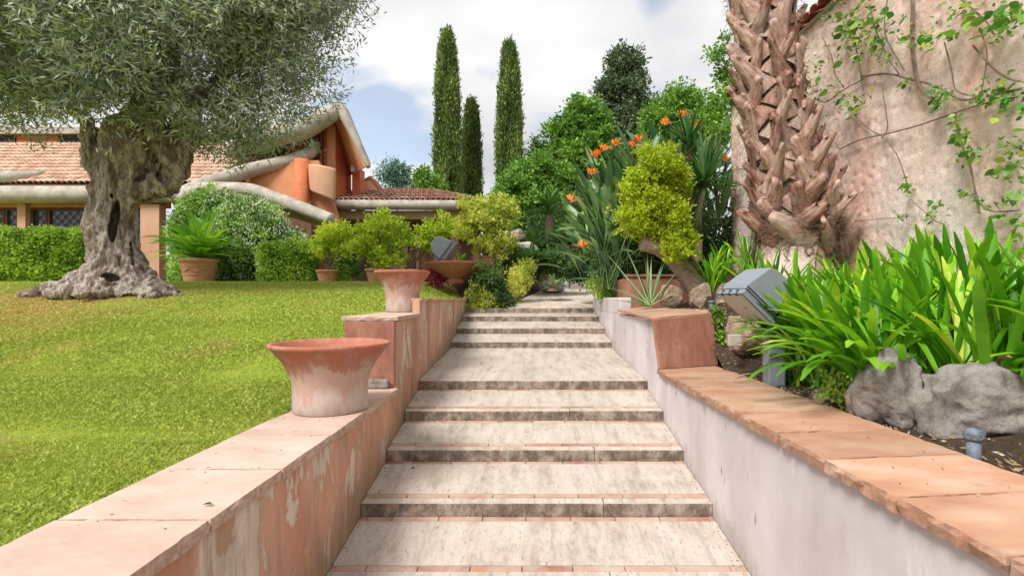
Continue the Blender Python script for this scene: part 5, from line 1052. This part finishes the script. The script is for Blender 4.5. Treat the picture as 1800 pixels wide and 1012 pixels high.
YB = [(*W(px, py, 7.15+dz), rx*.00795, rx*.0068, ry*.00795) for (px, py, rx, ry, dz) in ((1152, 300, 44, 34, 0), (1168, 335, 46, 36, .1), (1140, 352, 40, 34, -.1), (1120, 385, 40, 28, -.1), (1165, 385, 46, 34, 0), (1190, 412, 32, 30, -.1), (1160, 275, 24, 16, 0), (1182, 445, 30, 16, -.15), (1095, 375, 20, 14, 0), (1135, 412, 26, 16, 0), (1180, 305, 24, 24, 0), (1120, 320, 26, 22, 0))]
crown('foliage', YB, 3300, 9, .10, .050, .022, M['yellowgreen'], yt, up=.4, out=.9, shell=.45, fr=(13, .27))

# ------------------------------------------------------------------ date palm trunk
pm = empty('palm_trunk', W(1398, 470, 6.0), 'thick palm trunk covered with cut leaf bases, leaning left before the stucco wall', 'palm tree')
axis = smooth_path([W(1392, 520, 6.05), W(1398, 430, 6.05), W(1396, 360, 6.0), W(1380, 290, 6.0), W(1362, 200, 5.95), W(1350, 110, 5.9), W(1338, 20, 5.9), W(1330, -60, 5.85)], 8)
rads = interp(None, [.46, .45, .46, .41, .37, .35, .34, .33], len(axis))
b = MB(); b.tube(axis, [r*.80 for r in rads], 24, True, 0, .05); b.obj('core', M['fibre'], pm, smooth=True)
b = MB(); b.tube([W(1388, 540, 6.02), W(1392, 480, 6.02), W(1396, 425, 6.02), W(1400, 395, 6.0)], [.42, .38, .35, .34], 24, True, 0, .03); b.obj('bare_foot', M['stucco'], pm, smooth=True)
def boot_mesh(seed, L_, w0, w1, curl, th):
    rs = random.Random(seed); V = []; n = 6; m_ = 5
    for k in range(n+1):
        t = k/n; wd = w0+(w1-w0)*t**.8; z = L_*t; outw = curl*t**1.7; 
        for j in range(m_+1):
            u = (j/m_-.5)*2; y = wd/2*u; x = outw+.05*(1-u*u)*(1-t*.3)+.012*noise.noise((u*3, t*3, seed)); V.append((x, y, z+(.03*rs.uniform(-1, 1) if k == n else 0)+(-.10*abs(u) if k == n else 0)))
    N0 = len(V)
    for k in range(n+1):
        t = k/n; wd = (w0+(w1-w0)*t**.8)*.9
        for j in range(m_+1):
            u = (j/m_-.5)*2; V.append((curl*t**1.7-th*(1-.75*t)*(1-.5*u*u)+.01, wd/2*u, L_*t-.01))
    F = []; q = m_+1
    for k in range(n):
        for j in range(m_): a = k*q+j; F += [(a, a+1, a+q+1, a+q), (N0+a+1, N0+a, N0+a+q, N0+a+q+1)]
        F += [(k*q, (k+1)*q, N0+(k+1)*q, N0+k*q), ((k+1)*q+m_, k*q+m_, N0+k*q+m_, N0+(k+1)*q+m_)]
    for j in range(m_): F.append((n*q+j, n*q+j+1, N0+n*q+j+1, N0+n*q+j)); 
    return mesh('leaf_base', V, F, M['boot'], True)
BM = [boot_mesh(s_, L_, w0, w1, cu, .05) for s_, (L_, w0, w1, cu) in enumerate(((.48, .32, .12, .05), (.54, .30, .08, .09), (.44, .34, .15, .03), (.58, .29, .06, .10), (.50, .33, .10, .06), (.42, .31, .16, .05)))]
nrow_ = 21; cnt = 0
tot = len(axis)-1
rp = random.Random(5)
for r in range(nrow_):
    f = (.16+.84*r/nrow_); i = f*tot; k0 = int(i); c = axis[k0].lerp(axis[min(k0+1, tot)], i-k0); rad = rads[k0]; tdir = (axis[min(k0+1, tot)]-axis[k0]).normalized(); low = max(0, min(1, 1-(f-.10)/.28))
    for q in range(7):
        a = q*2*math.pi/7+(r % 2)*math.pi/7+r*.10+rp.uniform(-.1, .1); od = Vector((math.cos(a), math.sin(a), 0)); od = (od-tdir*od.dot(tdir)).normalized()
        if od.y > .55: continue
        lean = rp.uniform(-.2, .2)+(.55 if r % 2 else -.42)+low*rp.uniform(.1, .9)*(1 if r % 2 else -1); side = tdir.cross(od)
        up_ = (tdir*math.cos(lean)+side*math.sin(lean)); outl = -.02+.13*low+rp.uniform(0, .07); up_ = (up_+od*outl).normalized(); sd_ = up_.cross(od).normalized(); o2 = sd_.cross(up_)
        if rp.random() < .04: continue
        Mx = Matrix(((o2.x, sd_.x, up_.x, 0), (o2.y, sd_.y, up_.y, 0), (o2.z, sd_.z, up_.z, 0), (0, 0, 0, 1))); s_ = rp.uniform(.8, 1.12)*(1+.15*low)
        link('leaf_base', rp.choice(BM), pm, M=Matrix.Translation(c+od*(rad*.80)-up_*.08) @ Mx @ Matrix.Scale(s_, 4)); cnt += 1
# loose fibres and the ragged skirt
nF = 4200; P = np.empty((nF, 3)); D = np.empty((nF, 3))
for k in range(nF):
    f = rp.random()*.9+.1 if k > 1800 else rp.uniform(.13, .27); i = f*tot; k0 = min(int(i), tot-1); c = axis[k0].lerp(axis[k0+1], i-k0); a = rp.uniform(0, 2*math.pi); od = Vector((math.cos(a), math.sin(a), 0)); side = Vector((-od.y, od.x, 0))
    P[k] = c+od*rads[k0]*rp.uniform(.86, 1.06)+Vector((0, 0, rp.uniform(-.05, .05))); D[k] = side*rp.choice((-1, 1))*rp.uniform(.3, 1.3)+od*rp.uniform(-.1, .5)+Vector((0, 0, rp.uniform(-.8, .35)))
leaves('fibres', P, D, .10+.15*rng.random(nF), .006, rng.random(nF), M['fibre'], pm, kind='stuff')
b = MB()
for k in range(20):
    a = math.pi*(1.0+k/20)+rp.uniform(-.1, .1); c = axis[9]; od = Vector((math.cos(a), math.sin(a), 0)); s0 = c+od*.36+Vector((0, 0, rp.uniform(-.25, .05))); b.tube([s0, s0+od*.06+Vector((rp.uniform(-.1, .1), 0, -.15)), s0+Vector((rp.uniform(-.2, .2), 0, -.34))], [.010, .007, .003], 5)
b.obj('root_strands', M['fibre'], pm)

# ------------------------------------------------------------------ climbing rose on the stucco wall
vn = empty('climbing_vine', (WX-.05, 4.6, -.2), 'climbing vine with long thin stems and scattered green leaves over the stucco wall', 'vine')
def wp(px, py, off=.04): d = (WX-off)*900/(px-925); return Vector((WX-off, d, (525-py)/900*d))
b = MB()
stems_ = [([(1600, -60), (1605, 20), (1604, 80), (1615, 150), (1640, 175)], .022), ([(1515, 135), (1560, 130), (1600, 140), (1640, 150), (1690, 175), (1722, 170)], .013), ([(1480, 260), (1515, 245), (1560, 235), (1610, 222), (1660, 205), (1720, 185), (1790, 170)], .008),
          ([(1490, 190), (1525, 225), (1550, 240), (1570, 262), (1582, 285), (1597, 330)], .007), ([(1550, 150), (1557, 195), (1560, 225), (1550, 245)], .006), ([(1420, 165), (1450, 180), (1480, 160), (1520, 138)], .008), ([(1445, 65), (1462, 100), (1468, 130), (1480, 150)], .008),
          ([(1530, 10), (1538, 50), (1560, 100), (1580, 130)], .010), ([(1500, 60), (1510, 110), (1518, 160)], .007), ([(1560, 0), (1556, 60), (1590, 125)], .007), ([(1710, 80), (1735, 110), (1765, 135), (1800, 145)], .008), ([(1660, 75), (1672, 120), (1682, 160), (1720, 170)], .007),
          ([(1680, 200), (1688, 245), (1705, 290), (1715, 340), (1722, 375)], .010), ([(1720, 185), (1735, 100), (1725, 60)], .006), ([(1790, 370), (1740, 370), (1710, 345)], .006), ([(1400, 260), (1440, 255), (1480, 262)], .005), ([(1735, 170), (1800, 155)], .012), ([(1770, 250), (1800, 265)], .007), ([(1500, 400), (1450, 395), (1600, 380)], .004), ([(1600, 350), (1640, 385), (1660, 395)], .004),
          ([(1470, 40), (1500, 20), (1520, 0)], .01), ([(1690, 0), (1735, 40), (1745, 60)], .009)]
for P_, r_ in stems_:
    P = smooth_path([wp(px, py, .03+r_+random.uniform(0, .03)) for px, py in P_], 5); b.tube(P, [r_*(.7+.4*random.random()) for _ in P], 5)
b.obj('stem', M['twig'], vn)
def vleaf(s=1.):
    V = [(0, 0, 0)]; n = 5
    for k, (t, w_) in enumerate(((.18, .24), (.42, .33), (.68, .27), (.88, .12))): V += [(t, w_, .05), (t, 0, 0), (t, -w_, .05)]
    V.append((1, 0, -.06)); F = [(0, 2, 1), (0, 3, 2)]
    for k in range(3): a = 1+3*k; F += [(a, a+1, a+4, a+3), (a+1, a+2, a+5, a+4)]
    F += [(10, 11, 13), (11, 12, 13)]; return mesh('leaf', V, F, M['vine'], True)
VL = vleaf(); rv = random.Random(9)
vc = [(1500, 40, 40, 26), (1520, 60, 45, 22), (1545, 30, 40, 16), (1500, 85, 30, 14), (1545, 90, 26, 10), (1460, 170, 34, 14), (1500, 175, 26, 14), (1500, 195, 18, 8), (1600, 75, 14, 6), (1635, 65, 14, 5), (1625, 75, 12, 4), (1597, 145, 12, 6), (1655, 165, 16, 12), (1650, 185, 8, 4), (1690, 245, 18, 12), (1700, 270, 18, 10), (1682, 210, 10, 5), (1670, 60, 18, 6), (1700, 15, 34, 16), (1760, 40, 36, 18), (1790, 30, 24, 14), (1600, 328, 14, 8), (1640, 368, 18, 9), (1590, 380, 10, 3), (1760, 165, 36, 18), (1790, 180, 26, 12), (1730, 170, 18, 7), (1770, 290, 30, 12), (1785, 260, 24, 9), (1760, 372, 26, 8), (1790, 345, 18, 6), (1440, 120, 20, 8), (1420, 150, 20, 8), (1725, 355, 8, 3), (1700, 340, 14, 4), (1790, 400, 22, 8), (1470, 15, 26, 10)]
nl = 0
for (px, py, r_, k) in vc:
    for q in range(int(k*.85)):
        if nl >= 298: break
        c = wp(px+rv.gauss(0, r_*.5), py+rv.gauss(0, r_*.45), rv.uniform(.05, .22)); s_ = rv.uniform(.045, .085)*(1.35 if px > 1480 and py < 120 else 1.1); nl += 1
        link('leaf', VL, vn, M=Matrix.Translation(c) @ Matrix.Rotation(math.pi+rv.uniform(-1.2, 1.2), 4, 'Z') @ Matrix.Rotation(rv.uniform(-.3, 1.1), 4, 'Y') @ Matrix.Rotation(rv.uniform(-1.2, 1.2), 4, 'X') @ Matrix.Scale(s_, 4))
P = []; 
for (px, py, r_, k) in vc:
    for q in range(int(k*2.6)): P.append(wp(px+rv.gauss(0, r_*.6), py+rv.gauss(0, r_*.55), rv.uniform(.04, .16)))
P = np.array([tuple(p_) for p_ in P]); n = len(P); D = rng.normal(size=(n, 3)); D[:, 0] -= .8; D[:, 2] -= .3
mm = LM('small_vine_leaf', [(0, (.035, .12, .015)), (.5, (.09, .21, .035)), (1, (.24, .31, .05))], .35)
leaves('small_leaves', P, D, .035+.035*rng.random(n), .028, rng.random(n), mm, vn, kind='stuff')
# shrub behind the palm, over the far end of the wall
pxbush('climbing_shrub', 'loose shrub with dark berries seen left of the palm trunk above the spiky rosette', 9.6, [(1262, 95, 22, 14), (1270, 130, 18, 20), (1265, 180, 26, 26), (1250, 215, 24, 18), (1275, 70, 12, 10), (1285, 150, 16, 30)], 330, 6, .075, .05, M['green'], inner=.1)

# ------------------------------------------------------------------ trees beyond
TG = 'trees beyond the garden'
def tree(name, label, d, base, blobs, n, per, Ln, Wd, mat, tr_r=.18, shell=.5, group=TG, tw=.5, up=.3, dd=.9, lim=3):
    bx = W(base[0], base[1], d); t = empty(name, (bx.x, d, lawn_z(0, d)-.2), label, 'tree', group); LB = [(*W(px, py, d), rx*d/900, rx*d/900*dd, ry*d/900) for (px, py, rx, ry) in blobs]
    b = MB(); hub = W(base[0], base[1], d); z0 = Vector((bx.x, d, lawn_z(0, d)-.3)); b.tube([z0, z0.lerp(hub, .5)+Vector((.1, 0, 0)), hub], [tr_r*1.3, tr_r, tr_r*.7], 10); rr = random.Random(int(base[0]))
    for l in LB:
        for q in range(lim):
            e_ = Vector(l[:3])+Vector((rr.uniform(-.6, .6)*l[3], rr.uniform(-.5, .5)*l[4], rr.uniform(-.2, .8)*l[5])); b.tube([hub, hub.lerp(e_, .5)+Vector((0, 0, .1)), e_], [tr_r*.45, tr_r*.25, .02], 6, False)
    b.obj('trunk', M['twig'], t); crown('crown', LB, n, per, tw, Ln, Wd, M[mat], t, up=up, out=.9, shell=shell, fr=(11, .30)); return t
def cypress(px, d, ytop, ybot, wpx, label, seed, n=5200):
    c = W(px, ybot, d); zt = W(px, ytop, d).z; zb_ = lawn_z(0, d)-.2; t = empty('cypress', (c.x, d, zb_), label, 'tree', 'tall slim cypresses beyond the villa'); Rm_ = wpx/2*d/900; rs = np.random.default_rng(seed)
    MB().tube([(c.x, d, zb_), (c.x+.1, d, (zb_+zt)/2), (c.x, d, zt-.5)], [.28, .18, .04], 10).obj('trunk', M['bigbark'], t)
    h0 = W(px, ybot+60, d).z; u = rs.random(n)**.9; zz_ = h0+(zt-h0)*u; a = rs.random(n)*2*np.pi
    prof_ = np.interp(u, [0, .1, .35, .7, .88, .97, 1], [.72, .95, 1., .78, .52, .30, .08]); col = np.array([noise.noise((math.cos(q)*1.7+seed, math.sin(q)*1.7, z_*.35)) for q, z_ in zip(a, zz_)]); fi = np.array([noise.noise((math.cos(q)*3.5+seed, math.sin(q)*3.5, z_*1.3)) for q, z_ in zip(a, zz_)])
    gap = (u < .45) & (np.abs(np.sin(a*1.0+seed)) > .80) & (rs.random(n) < .6)
    rr = Rm_*prof_*(1+.22*col+.20*fi)*(.72+.28*rs.random(n)**.5); P = np.column_stack([c.x+rr*np.cos(a), d+rr*np.sin(a), zz_])[~gap]; col2 = (col+fi)[~gap]; aa = a[~gap]; m_ = len(P); per = 9
    D = np.column_stack([np.cos(aa)*.35, np.sin(aa)*.35, np.ones(m_)]); P = np.repeat(P, per, 0)+rs.normal(size=(m_*per, 3))*[.13, .13, .25]; D = np.repeat(D, per, 0)+rs.normal(size=(m_*per, 3))*.32; tt = np.repeat(.5+col2*.55, per)+rs.normal(size=m_*per)*.15
    leaves('crown', P, D, .26*(.6+.7*rs.random(m_*per)), .085, tt, M['cypress'], t)
cypress(786, 36, 64, 345, 40, 'tallest and leftmost slim cypress standing behind the low tiled roof', 1, 6500)
cypress(829, 39, 184, 345, 30, 'shortest slim cypress, between the two tall ones', 2, 3600)
cypress(895, 37, 84, 320, 37, 'tall slim cypress right of the short one, rising above the green tree', 3, 6000)
tree('conifer', 'dark broad conical conifer rising behind the light green leafy tree', 30, (1097, 250), [(1097, 112, 24, 26), (1095, 150, 34, 34), (1100, 190, 44, 36), (1096, 230, 50, 34), (1100, 262, 54, 30)], 3000, 12, .24, .11, 'conifer', .25, tw=.6)
tree('leafy_tree', 'light green leafy tree left of the dark broad conifer', 25, (1030, 290), [(1020, 200, 26, 20), (1035, 222, 32, 24), (1000, 245, 32, 24), (1040, 262, 34, 28), (1010, 280, 36, 26), (1060, 285, 34, 30), (980, 262, 14, 14)], 2000, 12, .20, .11, 'green', tw=.5)
tree('leafy_tree', 'green leafy tree right of the dark conifer behind the orange flowers', 22, (1190, 260), [(1190, 175, 22, 22), (1170, 205, 32, 22), (1215, 205, 34, 26), (1240, 230, 34, 30), (1150, 225, 26, 22), (1190, 235, 50, 30)], 1800, 11, .17, .09, 'green', tw=.45)
tree('leafy_tree', 'big rounded bright green tree behind the path, below the right cypress', 22, (930, 400), [(910, 335, 40, 34), (950, 345, 44, 34), (985, 330, 34, 30), (930, 375, 54, 36), (975, 380, 44, 40), (1015, 350, 30, 34), (900, 368, 34, 30), (935, 310, 34, 26)], 5200, 12, .17, .09, 'green', .2, tw=.4)
tree('leafy_tree', 'small dark wispy tree between the right cypress and the light green tree', 28, (950, 310), [(943, 262, 11, 16), (952, 285, 20, 16), (965, 275, 14, 14), (932, 285, 10, 14)], 260, 9, .2, .09, 'dgreen', .08)
tree('conifer', 'small wispy blue-green conifer above the low tiled roof', 30, (697, 335), [(690, 300, 14, 12), (705, 312, 18, 14), (688, 322, 22, 14), (715, 325, 16, 10)], 360, 9, .22, .06, 'bluegreen', .06, tw=.6)
tree('leafy_tree', 'small green tree peeking over the tiled roof left of the tallest cypress', 29, (748, 340), [(745, 315, 12, 12), (755, 330, 18, 14)], 260, 9, .22, .1, 'green', .06)
tree('leafy_tree', 'dark green tree at the top end of the path behind the cycads', 18.5, (985, 450), [(960, 420, 44, 40), (1000, 430, 44, 44), (1030, 400, 40, 44), (930, 430, 30, 34), (1050, 440, 34, 40), (985, 468, 50, 30)], 3000, 10, .13, .07, 'dgreen', .12, tw=.35)
# far wooded rise that closes the horizon
P = []; 
for k in range(9000):
    x = random.uniform(-90, 110); y = random.uniform(46, 60); P.append((x, y, .5+random.random()**.7*(3.2+1.6*noise.noise((x*.13, 0, 0)))))
P = np.array(P); D = rng.normal(size=P.shape); D[:, 2] = np.abs(D[:, 2]); n = len(P)
o = leaves('far_wood', np.repeat(P, 6, 0)+rng.normal(size=(n*6, 3))*.35, np.repeat(D, 6, 0), .45, .3, rng.random(n*6), M['green'], kind='stuff'); tag(o, 'distant belt of green trees closing the horizon behind the garden', 'trees')

# ------------------------------------------------------------------ small growth and litter
pxbush('ground_ivy', 'small creeping ivy between the red end panel and the socket box rock', 5.75, [(1262, 562, 10, 14), (1268, 590, 8, 14), (1256, 548, 8, 8)], 90, 7, .045, .03, M['hedge'], inner=.1)
pxbush('ground_ivy', 'low green weeds at the foot of the strap leaves behind the coping', 3.6, [(1490, 688, 20, 12), (1455, 680, 14, 8)], 60, 7, .035, .022, M['hedge'], inner=.1)
P = []; D = []
rl = random.Random(12)
for k in range(900):
    i = rl.randrange(1, 10); y0, z0 = steps[i]; y1, z1 = steps[i+1]; t = rl.random(); side = rl.random()
    if side < .42: x = XL+.01+abs(rl.gauss(0, .05))
    elif side < .72: x = XR-.01-abs(rl.gauss(0, .04))
    elif side < .93: x = rl.uniform(XL, XR); t = 1-abs(rl.gauss(0, .02))
    else: x = rl.uniform(XL, XR)
    P.append((x, y0+(y1-y0)*t-.004, z0+(z1-RISE-z0)*t+.004)); D.append((rl.gauss(0, 1), rl.gauss(0, 1), abs(rl.gauss(0, .25))))
for k in range(40): P.append((rl.uniform(-1.84, -1.27), rl.uniform(1.5, 4.9), -.869)); D.append((rl.gauss(0, 1), rl.gauss(0, 1), .15))
for k in range(40): P.append((rl.uniform(1.42, 2.1), rl.uniform(1.3, 5.2), -.741)); D.append((rl.gauss(0, 1), rl.gauss(0, 1), .15))
n = len(P); o = leaves('fallen_leaves', np.array(P), np.array(D), .008+.016*rng.random(n), .008, rng.random(n), bpy.data.materials['dry_litter_leaf'], kind='stuff'); tag(o, 'tiny dry leaves and grit gathered in the corners of the steps', 'leaf litter')
for k, (x, y, lb) in enumerate(((-1.02, 4.50, 'curled brown leaf on the step at the left wall'), (-.85, 3.86, 'small pale twig near the left end of a step nose'), (-1.36, 2.15, 'tiny curled dry leaf on the left coping'))):
    b = MB(); z = -.867 if k == 2 else (-1.49 if k == 0 else -1.558); b.add([(x, y, z+.004), (x+.022, y-.01, z+.016), (x+.046, y, z+.006), (x+.022, y+.014, z+.012)], [(0, 1, 2), (0, 2, 3)]); o = b.obj('fallen_leaf', bpy.data.materials['dry_litter_leaf']); tag(o, lb, 'leaf')
